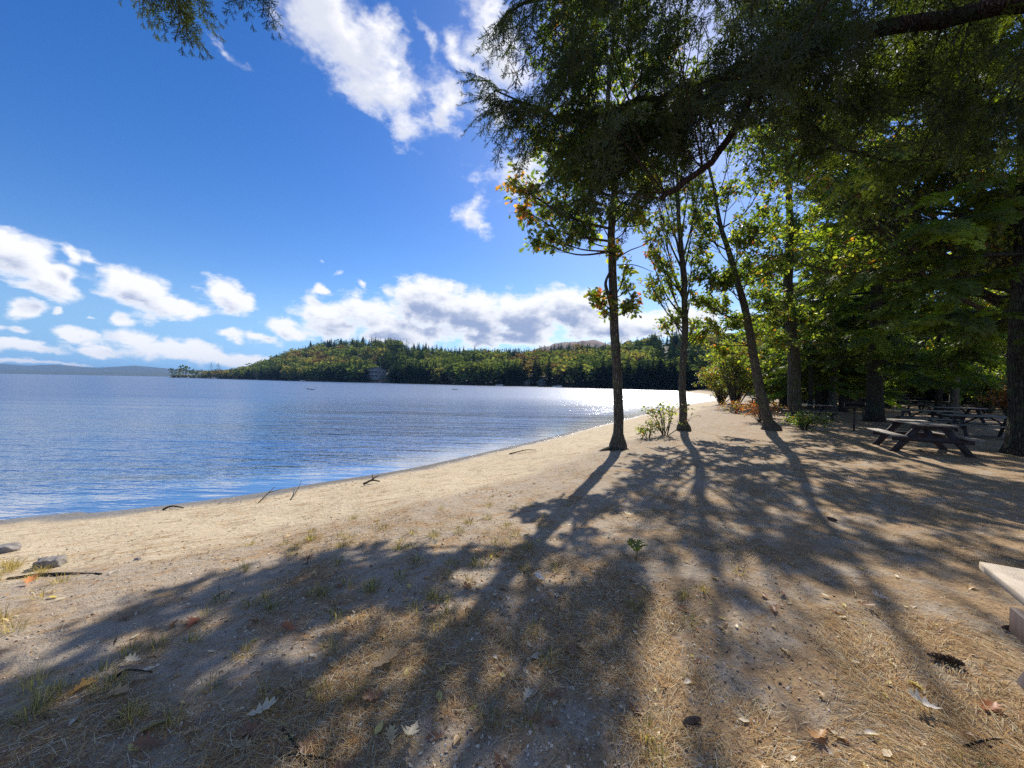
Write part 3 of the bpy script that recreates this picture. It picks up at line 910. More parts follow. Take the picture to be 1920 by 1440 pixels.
g3 = onground(1443, 806); d3 = g3[1]
tr3 = [g3] + trunk_px([(1432, 760), (1420, 700), (1408, 640), (1395, 570), (1372, 490), (1350, 420), (1338, 350), (1322, 280)], d3)
bl3 = [B(1340, 520, d3 - .5, .9, 16, 16, GRN, .52), B(1310, 560, d3 - .3, .7, 12, 14, GRN, .46), B(1380, 600, d3 + .3, .9, 14, 15, GRN, .40), B(1440, 560, d3 + .6, 1.1, 18, 16, GRN, .46), B(1330, 610, d3 + .2, .7, 12, 15, YG, .36), B(1400, 500, d3, 1.0, 16, 16, GRN, .54), B(1330, 430, d3 + .4, .9, 13, 15, MIX, .62), B(1420, 430, d3 - .3, 1.0, 15, 15, GRN, .62), B(1480, 480, d3, 1.0, 15, 15, GRN, .56), B(1370, 350, d3, 1.1, 15, 15, YG, .72), B(1300, 330, d3 + .5, .9, 10, 14, YG, .74), B(1440, 330, d3 + .2, 1.2, 15, 15, GRN, .74), B(1380, 240, d3, 1.2, 14, 15, GRN, .84), B(1310, 210, d3, 1.0, 10, 14, GRN, .86), B(1470, 230, d3 + .4, 1.1, 12, 14, GRN, .82), B(1350, 160, d3, 1.2, 14, 14, GRN, .96), B(1310, 480, d3 + .4, .7, 12, 14, YG, .56), B(1300, 400, d3 + .8, .8, 12, 14, YG, .66), B(1345, 570, d3 + .6, .7, 12, 14, YG, .44), B(1300, 630, d3 + .5, .5, 9, 13, YG, .36), B(1390, 440, d3 - .5, .8, 14, 14, YG, .6), B(1370, 520, d3 - .6, .6, 10, 13, GRN, .5), B(1420, 620, d3 + 1, .8, 12, 14, YG, .38), B(1350, 660, d3 + .9, .6, 10, 13, YG, .34)]
leafy_tree('leaning_tree', tr3, [.19, .17, .155, .14, .122, .10, .075, .045, .02], bl3, 'tree with a bare trunk that leans to the left over a red leaved bush', M_BARK, LEAF, .15, 103)

g4 = onground(1493, 792); d4 = g4[1]
tr4 = [g4] + trunk_px([(1491, 740), (1488, 670), (1482, 600), (1478, 520), (1482, 430), (1478, 330), (1470, 200)], d4)
bl4 = [B(1450, 590, d4 - .5, 1.0, 14, 16, YG, .42), B(1520, 590, d4, 1.0, 14, 16, GRN, .42), B(1470, 640, d4 - 1.0, .8, 10, 15, YG, .36), B(1540, 640, d4 + .5, .9, 10, 15, GRN, .38), B(1430, 500, d4, 1.2, 15, 16, GRN, .54), B(1540, 500, d4, 1.2, 15, 16, GRN, .54), B(1490, 420, d4 - .5, 1.3, 16, 16, GRN, .64), B(1560, 380, d4, 1.3, 14, 16, YG, .7), B(1430, 390, d4 + .4, 1.2, 14, 16, GRN, .7), B(1500, 290, d4, 1.4, 16, 16, YG, .8), B(1420, 260, d4, 1.3, 12, 16, GRN, .84), B(1560, 260, d4, 1.3, 14, 16, GRN, .84), B(1480, 170, d4, 1.4, 14, 16, GRN, .95)]
leafy_tree('mossy_tree', tr4, [.28, .26, .24, .21, .18, .15, .11, .07], bl4, 'thick upright tree with mossy bark, green shrub at its foot and picnic table behind', mat_bark("mossy_bark", (.11, .095, .07), (.23, .205, .15), (.11, .135, .05), .8), LEAF, .17, 104)


bx, by = 17.2, 12.2
bl5 = []
r5 = np.random.default_rng(8)
for k in range(80):
    x = r5.uniform(1370, 2000); y = r5.uniform(190, 520) if x > 1500 else r5.uniform(230, 480)
    c5 = at(x, y, r5.uniform(9.5, 15.5)); q5 = c5 - SUND * (c5[2] / SUND[2])
    if q5[1] > .5 and q5[1] < 5 and q5[0] < 1.33 * q5[1] + 1.2: continue
    bl5.append((c5, r5.uniform(.8, 1.25), 9, 13, YG if k % 3 else (.6, 2.6, 2.4, .3, .1, .1), r5.uniform(.35, .8)))
leafy_tree('beech_tree', [(bx, by, gz1(bx, by)), (bx - .1, by, 2.5), (bx - .3, by + .1, 5), (bx - .5, by, 8), (bx - .5, by + .2, 12)], [.24, .21, .18, .14, .07], bl5, 'broad beech whose light green crown spreads high over the picnic tables', M_BARK, LEAF, .15, 105)


for tx, ty, xa, xb, sd, lab in [(19.9, 24.0, 1385, 1660, 106, 'yellow green maple filling the space over the mossy tree and the grill'), (24.6, 21.5, 1640, 1930, 107, 'light green maple in the grove beyond the massive trunk')]:
    r5 = np.random.default_rng(sd); bl = []
    for k in range(34):
        bl.append((at(r5.uniform(xa, xb), r5.uniform(420, 690), r5.uniform(ty - 4, ty + 2)), r5.uniform(.8, 1.3), 7, 13, YG if k % 4 else GRN, r5.uniform(.3, .95)))
    leafy_tree('maple_tree', [(tx, ty, gz1(tx, ty)), (tx + .1, ty, 2.5), (tx, ty + .1, 5), (tx - .2, ty, 8), (tx - .2, ty, 10)], [.2, .17, .14, .1, .05], bl, lab, M_BARK, LEAF, .2, sd)


# ------------------------------------------------------------------ woodland hemlocks
def make_hemlock(name, H, r0, z0, Lmax, seed, bark, dens=1.0, tone=1.0):
    r = np.random.default_rng(seed)
    root = empty(name, (0, 0, 0))
    mb, lv = MB(), MB()
    hs = np.linspace(0, 1, 16)
    wob = r.normal(0, .02 * H / 16, (16, 2)).cumsum(0)
    tp = np.stack([wob[:, 0], wob[:, 1], -.15 + hs * (H + .15)], 1)
    rr = r0 * (1 - .93 * hs ** 1.1); rr[0] *= 1.55; rr[1] *= 1.02
    tp = np.insert(tp, 1, tp[0] + (tp[1] - tp[0]) * .35, 0); rr = np.insert(rr, 1, r0 * 1.15)
    mb.tube(tp, rr, 12, wob=.05)
    z = z0
    while z < H - .3:
        f = (z - z0) / (H - z0)
        L = Lmax * (1 - f) ** .75 * (.65 + .5 * r.random()) + .3
        a = r.random() * 2 * np.pi
        p0 = np.array([np.interp(z, tp[:, 2], tp[:, 0]), np.interp(z, tp[:, 2], tp[:, 1]), z])
        up = .10 + .25 * f - .25 * (1 - f) * r.random()
        pts = []
        for t in np.linspace(0, 1, 7):
            rd = L * t
            pts.append(p0 + np.array([math.cos(a) * rd, math.sin(a) * rd, up * rd - .10 * rd * rd / max(L, .5) - .06 * rd]))
        pts = np.array(pts); pts[1:, :2] += r.normal(0, .05, (6, 2))
        mb.tube(pts, np.linspace(.012 + .012 * L, .006, 7), 5)
        nb = max(2, int(L * 2.7 * dens))
        for k in range(nb):
            t = .22 + .78 * (k + r.random()) / nb
            i = min(int(t * 6), 5); q = pts[i] + (pts[i + 1] - pts[i]) * (t * 6 - i)
            s_ = 1 if k % 2 else -1
            aa_ = a + s_ * (1.0 - .55 * t) + r.normal(0, .2)
            d = np.array([math.cos(aa_), math.sin(aa_), -.12 + r.normal(0, .14)])
            zz = np.array([r.normal(0, .25), r.normal(0, .25), 1.0])
            M = frames(d[None], zz[None]) * (.62 + .38 * r.random()) * min(1, .45 + L / 4)
            c = np.array([.092, .135, .027]) * tone * (1 + r.normal(0, .2))
            if r.random() < .25: c = c * np.array([1.9, 1.7, 1.0])
            lv.stamp(BOUGHF[r.integers(3)], M, q[None], c[None])
        z += (.15 + .17 * r.random()) / dens
    mb.build('trunk', bark, root, True, local=True)
    lv.build('crown', M_HEM, root, local=True)
    return root


HEMS = [make_hemlock('hemlock_tree', 17, .33, 2.9, 4.4, 201, M_BARKD), make_hemlock('hemlock_tree', 14, .24, 2.5, 3.6, 202, M_BARKD), make_hemlock('hemlock_tree', 19, .38, 3.4, 4.8, 203, M_BARKD), make_hemlock('hemlock_tree', 11, .17, 1.9, 3.0, 204, M_BARKD, 1.0, 1.2)]
_used = set()
WOODG = 'hemlock trunks standing in the shaded grove'


def hem(k, x, y, rz, sc, label, group=None, sz=None):
    o = HEMS[k] if k not in _used else copy_tree(HEMS[k])
    _used.add(k)
    o.location = (x, y, gz1(x, y) - .02); o.rotation_euler = (0, 0, rz); o.scale = (sc, sc, sz or sc)
    tag(o, label, 'tree', group)
    if group is None and 'group' in o: del o['group']
    return o


def hem_px(k, px, py, rz, sc, label, group=None):
    p = onground(px, py); return hem(k, p[0], p[1], rz, sc, label, group)


hem(2, 13.15, 9.75, .6, 1.0, 'massive dark trunk with flared base at the right edge, beside the nearest full picnic table')
hem_px(0, 1640, 790, 2.0, 1.0, 'stout dark hemlock trunk standing behind the charcoal grill')
hem_px(1, 1580, 772, 1.0, 1.0, 'thin brown trunk in the grove just left of the charcoal grill')
hem_px(0, 1545, 768, 4.2, 1.02, 'dark trunk in the grove behind the mossy tree, over a picnic table')
hem_px(2, 1656, 764, 5.0, .9, 'pale grey trunk just behind the stout hemlock of the grill')
hem_px(1, 1469, 761, 2.6, 1.2, 'slim trunk in the grove between the leaning tree and the mossy tree')
GL = 'dark hemlock deep in the shaded grove'
r_ = np.random.default_rng(77)
deep = []
for _ in range(4000):
    px = r_.uniform(1450, 2250); d = r_.uniform(22, 70)
    x = (px - 960) / FPX * d
    if all((x - q[0]) ** 2 + (d - q[1]) ** 2 > 4.6 ** 2 for q in deep) and shore_dist(np.array([x]), np.array([d]))[0] > 9: deep.append((x, d))
    if len(deep) >= 26: break
for k, (x, d) in enumerate(deep):
    hem([0, 1, 2, 3, 3, 1][k % 6], x, d, r_.random() * 6.28, r_.uniform(.8, 1.1), GL, WOODG)
# hemlocks whose crowns close the view up on the right
hem(3, 21.5, 27.0, 3.1, 1.1, 'young hemlock with low green boughs behind the mossy tree')

# ------------------------------------------------------------------ the great hemlock over the viewer
r_ = np.random.default_rng(5)
HX, HY = 5.3, 2.7
hroot = empty('overhanging_hemlock', (HX, HY, gz1(HX, HY) - .1), 0, 'great hemlock whose dark limbs and boughs hang over the top of the view', 'tree')
mb = MB()
hz = gz1(HX, HY)
mb.tube([(HX, HY, hz - .15), (HX, HY, hz + .25), (HX, HY + .02, 2.0), (HX - .03, HY + .05, 4.5), (HX - .05, HY + .1, 7), (HX, HY + .1, 10), (HX + .05, HY, 14)], [.62, .46, .40, .36, .30, .22, .05], 14, wob=.05)
mbt = mb
TRK = lambda z: np.array([HX - .03, HY + .07, z])
limbs = []


def limb(pts, r0, r1, name='limb', cut=False):
    p = catmull(pts, 7)
    p = p + np.stack([(vnoise(np.arange(len(p)) * .5, np.zeros(len(p)) + k, len(limbs)) - .5) * r0 * 1.2 for k in range(3)], 1)
    b_ = MB(); b_.tube(p, np.linspace(r0, r1, len(p)), 9, wob=.06)
    b_.build(name, M_BARKR, hroot, True)
    limbs.append(p)


limb([TRK(5.5), at(2050, -30, 4.0), at(1700, 44, 5.0), at(1570, 66, 5.3), at(1450, 105, 5.6), at(1330, 150, 5.9), at(1200, 195, 6.2), at(1080, 225, 6.4), at(1010, 205, 6.4), at(930, 175, 6.3)], .115, .010)
limb([at(1570, 66, 5.3), at(1440, 150, 5.1), at(1385, 225, 5.0), at(1350, 285, 4.95), at(1300, 330, 4.9), at(1240, 373, 4.85)], .055, .034, 'broken_limb')
limb([at(1460, 110, 5.6), at(1500, 200, 5.5), at(1545, 255, 5.4), at(1610, 290, 5.3), at(1700, 305, 5.2), at(1765, 296, 5.2)], .035, .010)
limb([at(1400, 130, 5.7), at(1300, 200, 5.8), at(1230, 240, 5.9), at(1190, 262, 6.0)], .05, .02)
limb([TRK(5.0), at(1950, -90, 3.2), at(1400, -170, 2.9), at(900, -130, 2.8), at(520, -75, 2.75), at(300, -60, 2.7), at(120, -50, 2.6)], .11, .012)
limb([TRK(6.6), at(1750, -150, 4.6), at(1400, -60, 5.6), at(1150, -30, 6.2), at(1000, 0, 6.5), at(960, 20, 6.6)], .11, .012)
limb([TRK(4.2), at(2250, 150, 4.2), at(1950, 180, 5.0), at(1820, 200, 5.6)], .07, .015)

lv = MB(); tw = MB()
ALLP = np.concatenate(limbs)


def put_bough(base, d, sc, kind=None, zz=None, twig=True):
    k = r_.integers(3) if kind is None else kind
    d = np.asarray(d, float)
    z = np.array([r_.normal(0, .3), r_.normal(0, .3), 1.0]) if zz is None else np.asarray(zz, float)
    c = np.array([.038, .053, .012]) * (1 + r_.normal(0, .2))
    if r_.random() < .15: c = c * np.array([1.7, 1.6, 1.0])
    lv.stamp(BOUGH[k], frames(d[None], z[None]) * sc, np.asarray(base, float)[None], c[None])
    if twig:
        q = ALLP[np.argmin(((ALLP - base) ** 2).sum(1))]
        if .03 < np.linalg.norm(q - base) < 1.3:
            m_ = (q + base) / 2 + np.array([0, 0, .05 * np.linalg.norm(q - base)])
            tw.tube(catmull([q, m_, base], 4), np.linspace(.010, .005, 9), 5)


def in_poly(x, y, P):
    c = False; n = len(P)
    for i in range(n):
        x1, y1 = P[i]; x2, y2 = P[(i + 1) % n]
        if (y1 > y) != (y2 > y) and x < (x2 - x1) * (y - y1) / (y2 - y1) + x1: c = not c
    return c


def sdir(dx, dy, dz=0.0):
    """unit world direction from an image-plane direction plus depth"""
    v = _Rt * dx - _Up * dy + _F * dz; return v / np.linalg.norm(v)


# boughs along the limbs
for li, stepn in ((0, 2), (3, 1), (5, 2), (2, 3), (6, 2)):
    p = limbs[li]
    for i in range(len(p) // 4, len(p), stepn):
        for sg in (1, -1):
            d = sdir(-.75 + r_.normal(0, .25), .25 + r_.normal(0, .25), sg * .7 + r_.normal(0, .2))
            put_bough(p[i], d, r_.uniform(.7, 1.1), twig=False)
# masses of foliage: outline in the picture, depth range, number
masses = [([(985, -60), (1960, -80), (1960, 130), (1700, 170), (1450, 200), (1330, 260), (1200, 330), (1080, 330), (1010, 250), (1010, 150), (985, 60)], (4.6, 7.4), 310),
          ([(1050, 200), (1330, 180), (1300, 320), (1180, 400), (1080, 400), (1040, 330)], (5.2, 7.0), 75),
          ([(1380, 60), (1600, 40), (1640, 130), (1480, 230), (1360, 200)], (3.9, 5.0), 26),
          ([(1420, 170), (1900, 120), (1930, 330), (1700, 250), (1500, 260)], (4.6, 7.5), 75)]
for poly, (da, db), n in masses:
    xs = [q[0] for q in poly]; ys = [q[1] for q in poly]
    k = 0
    while k < n:
        x, y = r_.uniform(min(xs), max(xs)), r_.uniform(min(ys), max(ys))
        if not in_poly(x, y, poly): continue
        k += 1
        dd = r_.uniform(da, db)
        left = np.clip((1350 - x) / 350, -.6, 1)
        d = sdir(-left * .9 + r_.normal(0, .35), .35 + r_.normal(0, .25), r_.normal(0, .6))
        base = at(x, y, dd) - d * .45
        put_bough(base, d, r_.uniform(.75, 1.15))
# the bough that reaches out over the water, its tips clear against the sky
for (x, y, dx, dy, dz, sc, dd) in [(985, 215, -1, -.85, .1, 1.05, 6.3), (1000, 220, -1, -.55, .1, 1.0, 6.3), (975, 205, -1, -.12, .2, .95, 6.2), (1010, 215, -1, .05, -.2, 1.1, 6.3), (990, 215, -1, .38, .1, .95, 6.3), (1020, 225, -.8, .6, .1, .9, 6.3), (950, 190, -1, -.3, -.1, .8, 6.2), (1050, 230, -.6, .8, .2, .9, 6.3), (1010, 250, -.7, .75, .1, .8, 6.2), (940, 170, -.8, -.75, 0, .75, 6.2), (930, 200, -1, .3, 0, .7, 6.2), (1040, 200, -1, -.2, .3, 1.0, 6.5), (1030, 215, -1, -.4, -.3, 1.0, 6.0), (1040, 215, -1, .2, .3, 1.0, 6.4),
                                   (1060, 30, -1, .05, .2, .95, 6.5), (1070, 10, -1, .35, 0, .9, 6.4), (1060, 60, -.8, .7, .2, .8, 6.4), (1060, -10, -1, .1, .2, .95, 6.5), (1070, 100, -.8, .7, .1, .9, 6.4), (1080, 130, -.9, .5, .1, .9, 6.4)]:
    put_bough(at(x, y, dd), sdir(dx, dy, dz), sc, zz=(r_.normal(0, .3), -.5 + r_.normal(0, .25), 1.0))
# sprays hanging into the top left corner
for (x, y, dx, dy, sc, dd) in [(318, -45, .1, 1, .52, 2.7), (290, -50, -.15, 1, .40, 2.7), (345, -50, .25, 1, .40, 2.75), (262, -50, -.25, 1, .36, 2.7), (322, -30, .1, 1, .46, 2.75), (330, -55, .2, 1, .46, 2.7), (250, -55, -.9, .8, .30, 2.6), (440, -45, .1, 1, .36, 2.75), (468, -50, .5, 1, .42, 2.75), (430, -60, -.1, 1, .30, 2.75), (300, -60, .0, 1, .5, 2.75), (355, -60, .1, 1, .4, 2.7), (310, -40, .15, 1, .5, 2.65), (335, -40, .0, 1, .52, 2.7), (280, -45, -.05, 1, .42, 2.72), (350, -45, .3, 1, .42, 2.68), (450, -50, .2, 1, .40, 2.7), (480, -52, .45, 1, .42, 2.72), (268, -48, -.2, 1, .40, 2.66), (325, -50, -.1, 1, .5, 2.78)]:
    put_bough(at(x, y, dd), sdir(dx, dy, r_.normal(0, .15)), sc * .9, kind=1, zz=_F * -1 + r_.normal(0, .3, 3))
for V_, L_, S_, C_ in zip(tw.V, tw.L, tw.S, tw.C): mbt.add(V_, L_ - L_.min(), S_, C_)
mbt.build('trunk', M_BARKR, hroot, True)
lv.build('crown', M_HEM, hroot)
# ------------------------------------------------------------------ woods on the far hill
def conifer_t(seed, n=9, pine=False):
    r = np.random.default_rng(seed); V, P = [], []
    for k in range(n):
        f = k / n
        z = (.14 + .82 * f); R_ = (.17 * (1 - f) ** .8 + .012) * (1.15 if not pine else 1.0)
        m = 7 if f < .7 else 5
        for j in range(m):
            if r.random() < (.12 if not pine else .3): continue
            a = 2 * np.pi * (j + r.random() * .8) / m
            rr_ = R_ * (.65 + .6 * r.random()); w = .5 + .2 * r.random()
            dz = -.035 + (.05 if pine else 0)
            i = len(V)
            V.extend([(0, 0, z + .04), (math.cos(a - w) * rr_ * .8, math.sin(a - w) * rr_ * .8, z + dz * .6), (math.cos(a) * rr_ * 1.25, math.sin(a) * rr_ * 1.25, z + dz), (math.cos(a + w) * rr_ * .8, math.sin(a + w) * rr_ * .8, z + dz * .6)])
            P.append((i, i + 1, i + 2, i + 3))
    i = len(V)
    for a in (0, 2.1, 4.2): V.append((math.cos(a) * .012, math.sin(a) * .012, .9))
    V.append((0, 0, 1.02)); P += [(i, i + 1, i + 3), (i + 1, i + 2, i + 3), (i + 2, i, i + 3)]
    i = len(V)
    for a in (0, 2.1, 4.2): V += [(math.cos(a) * .014, math.sin(a) * .014, -.05), (math.cos(a) * .01, math.sin(a) * .01, .5)]
    P += [(i, i + 2, i + 3, i + 1), (i + 2, i + 4, i + 5, i + 3), (i + 4, i, i + 1, i + 5)]
    return T(V, P)


def broad_t(seed, n=110):
    r = np.random.default_rng(seed); V, P = [], []
    lob = [(np.array([r.normal(0, .13), r.normal(0, .13), .62 + r.normal(0, .13)]), .17 + .09 * r.random()) for _ in range(6)]
    lob.append((np.array([0, 0, .65]), .27))
    for k in range(n):
        c, R_ = lob[r.integers(len(lob))]
        d = rand_dirs(1, r)[0]; d[2] = abs(d[2]) * .9 - .25
        p = c + d * R_ * (.85 + .3 * r.random())
        nrm = d + rand_dirs(1, r)[0] * .6; nrm /= np.linalg.norm(nrm)
        u = np.cross(nrm, [.3, .2, 1]); u /= np.linalg.norm(u); v = np.cross(nrm, u)
        s_ = .055 * (.6 + .8 * r.random())
        i = len(V); V.extend([p - u * s_, p + v * s_ * .8, p + u * s_, p - v * s_ * .8]); P.append((i, i + 1, i + 2, i + 3))
    i = len(V)
    for a in (0, 2.1, 4.2): V += [(math.cos(a) * .018, math.sin(a) * .018, -.05), (math.cos(a) * .012, math.sin(a) * .012, .6)]
    P += [(i, i + 2, i + 3, i + 1), (i + 2, i + 4, i + 5, i + 3), (i + 4, i, i + 1, i + 5)]
    return T(V, P)


CON = [conifer_t(s, 11) for s in (1, 2, 3)] + [conifer_t(s, 10, True) for s in (4, 5)]
BRD = [broad_t(s) for s in (6, 7, 8, 9)]
r_ = np.random.default_rng(19)
N = 5200
px = r_.uniform(322, 1900, N) ** 1.0
t = np.concatenate([r_.random(N // 5) * .05, r_.random(N - N // 5) ** 1.1 * .98]); r_.shuffle(t)
d0 = np.interp(px, HP[:, 0], HP[:, 1])
keep = r_.random(N) < np.clip(d0 / 330, .45, 1.0)
keep &= ~((px < 440) & (t > .35))
for (hx, hd, w) in [(708, .05, 20), (1043, .06, 12), (988, .04, 12), (1015, .04, 12)]:      # clearings at the houses
    keep &= ~((abs(px - hx) < w) & (t < hd))
px, t = px[keep], t[keep]
X, Y, Z = hill(px, t)
N = len(px)
cl = fbm(px * .012, t * 4.0, 41, 3) + .22 * smooth01((t - .35) / .3) * (np.abs(px - 780) < 240) + .17 * (t < .05) - .22 * (px < 640) * (t > .1) * (t < .7)
con = cl + r_.normal(0, .07, N) > .56
Hh = np.where(con, r_.uniform(11, 18, N), r_.uniform(11, 17, N))
Hh = np.where(px < 440, Hh * np.where(px < 385, .42, .95), Hh)
hue = fbm(px * .02 + 9, t * 6, 43, 3) + r_.normal(0, .10, N)
cons = np.array([[.022, .040, .022], [.030, .050, .022], [.038, .056, .026], [.018, .032, .020]])
brds = np.array([[.070, .105, .028], [.12, .15, .036], [.21, .19, .042], [.17, .115, .045], [.14, .080, .045], [.09, .125, .036]])
colr = np.where(con[:, None], cons[r_.integers(0, 4, N)], 0)
bi = np.clip(((hue - .25) / .56 * 6).astype(int), 0, 5); order = np.array([0, 5, 1, 1, 2, 3])
bi = order[bi]; orange = (hue > .72) & (r_.random(N) < .5); bi = np.where(orange, 4, bi)
brv = brds[bi]; brv = (brv * .78 + brv.mean(1, keepdims=True) * .22) * 1.08
colr = np.where(con[:, None], colr, brv) * (1 + r_.normal(0, .12, (N, 1)))
b = MB()
for k in range(len(CON) + len(BRD)):
    isb = k >= len(CON)
    m_ = (con != isb) & ((np.arange(N) % (len(BRD) if isb else len(CON))) == (k - len(CON) if isb else k))
    n = m_.sum(); a = r_.random(n) * 6.28
    wd = Hh[m_] * (r_.uniform(1.05, 1.6, n) if isb else r_.uniform(1.0, 1.5, n))
    M = np.zeros((n, 3, 3)); M[:, 0, 0] = np.cos(a) * wd; M[:, 0, 1] = -np.sin(a) * wd; M[:, 1, 0] = np.sin(a) * wd; M[:, 1, 1] = np.cos(a) * wd; M[:, 2, 2] = Hh[m_]
    b.stamp(BRD[k - len(CON)] if isb else CON[k], M, np.stack([X[m_], Y[m_], Z[m_] - .3], 1), colr[m_])
tag(b.build("hillside_forest", M_WOODLEAF), kind='stuff')

# trees on the low point that can be told apart
for (x, d, H_, k, c, lab) in [(324, 715, 19, 5, (.05, .07, .03), 'small round tree at the very tip of the far point'), (335, 712, 22, 6, (.12, .13, .035), 'yellow green tree on the far point, second from its tip'), (348, 708, 27, 8, (.07, .09, .03), 'tallest pine on the far point beyond the water'), (360, 702, 20, 7, (.06, .085, .03), 'bushy green tree on the far point next to the tallest pine'), (372, 695, 18, 8, (.11, .12, .04), 'low olive tree on the far point by the moored boats'), (396, 640, 26, 4, (.035, .055, .025), 'ragged dark pine on the far point with flat top'), (409, 625, 26, 3, (.032, .05, .025), 'ragged dark pine on the far point next to the wooded hill')]:
    rt = empty('lakeside_tree', ((x - 960) / FPX * d, d, float(hill(np.array([x * 1.]), np.array([.02]))[2][0])), x * .1, lab, 'tree', 'trees on the far point')
    tm = (BRD[k - 5] if k >= 5 else CON[k])
    # split the template's trunk (its last three quads) from its crown
    nl = len(tm.S) - 3
    ctr = int(tm.S[:nl].sum())
    cr = T.__new__(T); cr.V, cr.L, cr.S = tm.V, tm.L[:ctr], tm.S[:nl]
    cr2 = MB(); cr2.stamp(cr, np.diag([H_ * (1.0 if k >= 5 else 1.7), H_ * (1.0 if k >= 5 else 1.7), H_])[None], np.zeros((1, 3)), np.array([c])); cr2.build('crown', M_WOODLEAF, rt, local=True)
    tk = MB(); tk.tube([(0, 0, -.5), (0, 0, H_ * .6)], [.3, .15], 6); tk.build('trunk', M_BARKD, rt, local=True)
# ------------------------------------------------------------------ picnic tables
M_TOP = mat_simple("weathered_planks", (.15, .125, .10), (.33, .285, .235), 3, .75, .3, .01, stretch=(9, 1, 9))
M_LEG = mat_simple("dark_stained_wood", (.026, .018, .019), (.065, .044, .045), 4, .7, .3, .01, stretch=(6, 6, 1))
M_TAN = mat_simple("tan_board", (.50, .40, .285), (.66, .55, .42), 14, .75, .15, .004)
M_TANE = mat_simple("tan_board_edge", (.40, .30, .20), (.55, .43, .30), 20, .6, .2, .004)
M_GREYP = mat_simple("grey_painted_wood", (.05, .042, .052), (.11, .097, .118), 6, .7, .3, .006)
M_IRON = mat_simple("rusty_black_iron", (.018, .014, .012), (.075, .042, .028), 14, .75, .4, .006)


def rot_to(d):
    d = np.asarray(d, float) / np.linalg.norm(d)
    ref = np.array([0, 1.0, 0]) if abs(d[1]) < .9 else np.array([1.0, 0, 0])
    x = np.cross(ref, d); x /= np.linalg.norm(x)
    return np.stack([x, np.cross(d, x), d], 1)


def board(mb, a, b_, w, t, wide):
    """a board from a to b, w wide along `wide`, t thick"""
    a, b_ = np.asarray(a, float), np.asarray(b_, float)
    z = (b_ - a) / np.linalg.norm(b_ - a)
    x = np.asarray(wide, float); x = x - z * (x @ z); x /= np.linalg.norm(x)
    y = np.cross(z, x)
    mb.box((a + b_) / 2, (w, t, np.linalg.norm(b_ - a)), np.stack([x, y, z], 1))


def picnic_table(loc, rz, label, group=None, L=1.85, bench_in=(0, 0), top_mat=None, slab=False, leg_in=(.32, .32)):
    root = empty('picnic_table', loc, rz, label, 'picnic table', group)
    H, hw = .75, .375
    mb = MB()
    if slab:
        mb.box((0, 0, H - .02), (hw * 2, L, .04), bevel=.006)
    else:
        n = 5; w = hw * 2 / n
        for k in range(n):
            mb.box((-hw + w * (k + .5), rng.normal(0, .004), H - .02), (w - .012, L + rng.normal(0, .008), .038), bevel=.005)
    mb.build('tabletop', top_mat or M_TOP, root, local=True)
    y0, y1 = -L / 2 + bench_in[0], L / 2 - bench_in[1]
    for sx in (-1, 1):
        mb = MB()
        for k in range(2):
            mb.box((sx * (.60 + .135 * k), (y0 + y1) / 2, .45 - .02), (.125, y1 - y0, .038), bevel=.005)
        mb.build('bench', M_TOP, root, local=True)
    ya, yb = -L / 2 + leg_in[0], L / 2 - leg_in[1]
    for sy, yy in ((-1, ya), (1, yb)):
        for sx in (-1, 1):
            mb = MB()
            board(mb, (sx * .74, yy, -.06), (sx * .20, yy, H - .045), .14, .042, (1, 0, 0))
            mb.build('leg', M_GREYP if slab else M_LEG, root, local=True)
        mb = MB()
        board(mb, (-.74, yy + sy * .045, .355), (.74, yy + sy * .045, .355), .13, .04, (0, 0, 1))
        board(mb, (-.34, yy + sy * .045, H - .085), (.34, yy + sy * .045, H - .085), .085, .04, (0, 0, 1))
        mb.build('crossbeam', M_LEG, root, local=True)
        mb = MB()
        board(mb, (0, yy - sy * .01, .36), (0, yy - sy * .48, H - .05), .085, .038, (1, 0, 0))
        mb.build('brace', M_LEG, root, local=True)
    return root


def on(x, y, dz=0.0): return (x, y, gz1(x, y) + dz)


def table_px(px, py, rz, label, group=None, **k):
    p = onground(px, py); return picnic_table(on(p[0], p[1]), R(rz), label, group, **k)


picnic_table(on(10.75, 10.15), R(-27), 'weathered picnic table with dark A frame legs, nearest of those seen whole')
picnic_table(on(16.3, 13.3), R(58), 'picnic table seen side on just behind the massive trunk and the nearest whole table')
picnic_table(on(21.7, 18.8), R(72), 'picnic table with a sunlit pale top, farthest back by the red bush')
picnic_table(on(17.1, 15.9), R(64), 'low looking picnic table half hidden behind the nearest whole table')
picnic_table(on(15.0, 19.3), R(80), 'picnic table standing behind the mossy tree, its dark legs showing either side')
TG = 'dark picnic tables at the back of the grove'
for (px, py, rz) in [(1696, 768, 75), (1758, 771, 60), (1585, 762, 85), (1640, 763, 70), (1430, 764, 80), (1850, 772, 60), (1712, 759, 85)]:
    table_px(px, py, rz, 'dark picnic table far back in the shaded grove', TG)
# the near one whose corner enters the frame
A_ = np.array([2.355, 1.935]); u_ = np.array([.848, -.53]); w_ = np.array([-.53, -.848])
cc = A_ + u_ * .95 + w_ * .375
picnic_table((cc[0], cc[1], gz1(cc[0], cc[1])), math.atan2(-u_[0], u_[1]) + math.pi, 'picnic table with a smooth tan top, only one corner reaching into view', L=1.9, bench_in=(0, .5), top_mat=M_TAN, slab=True, leg_in=(.30, .31))


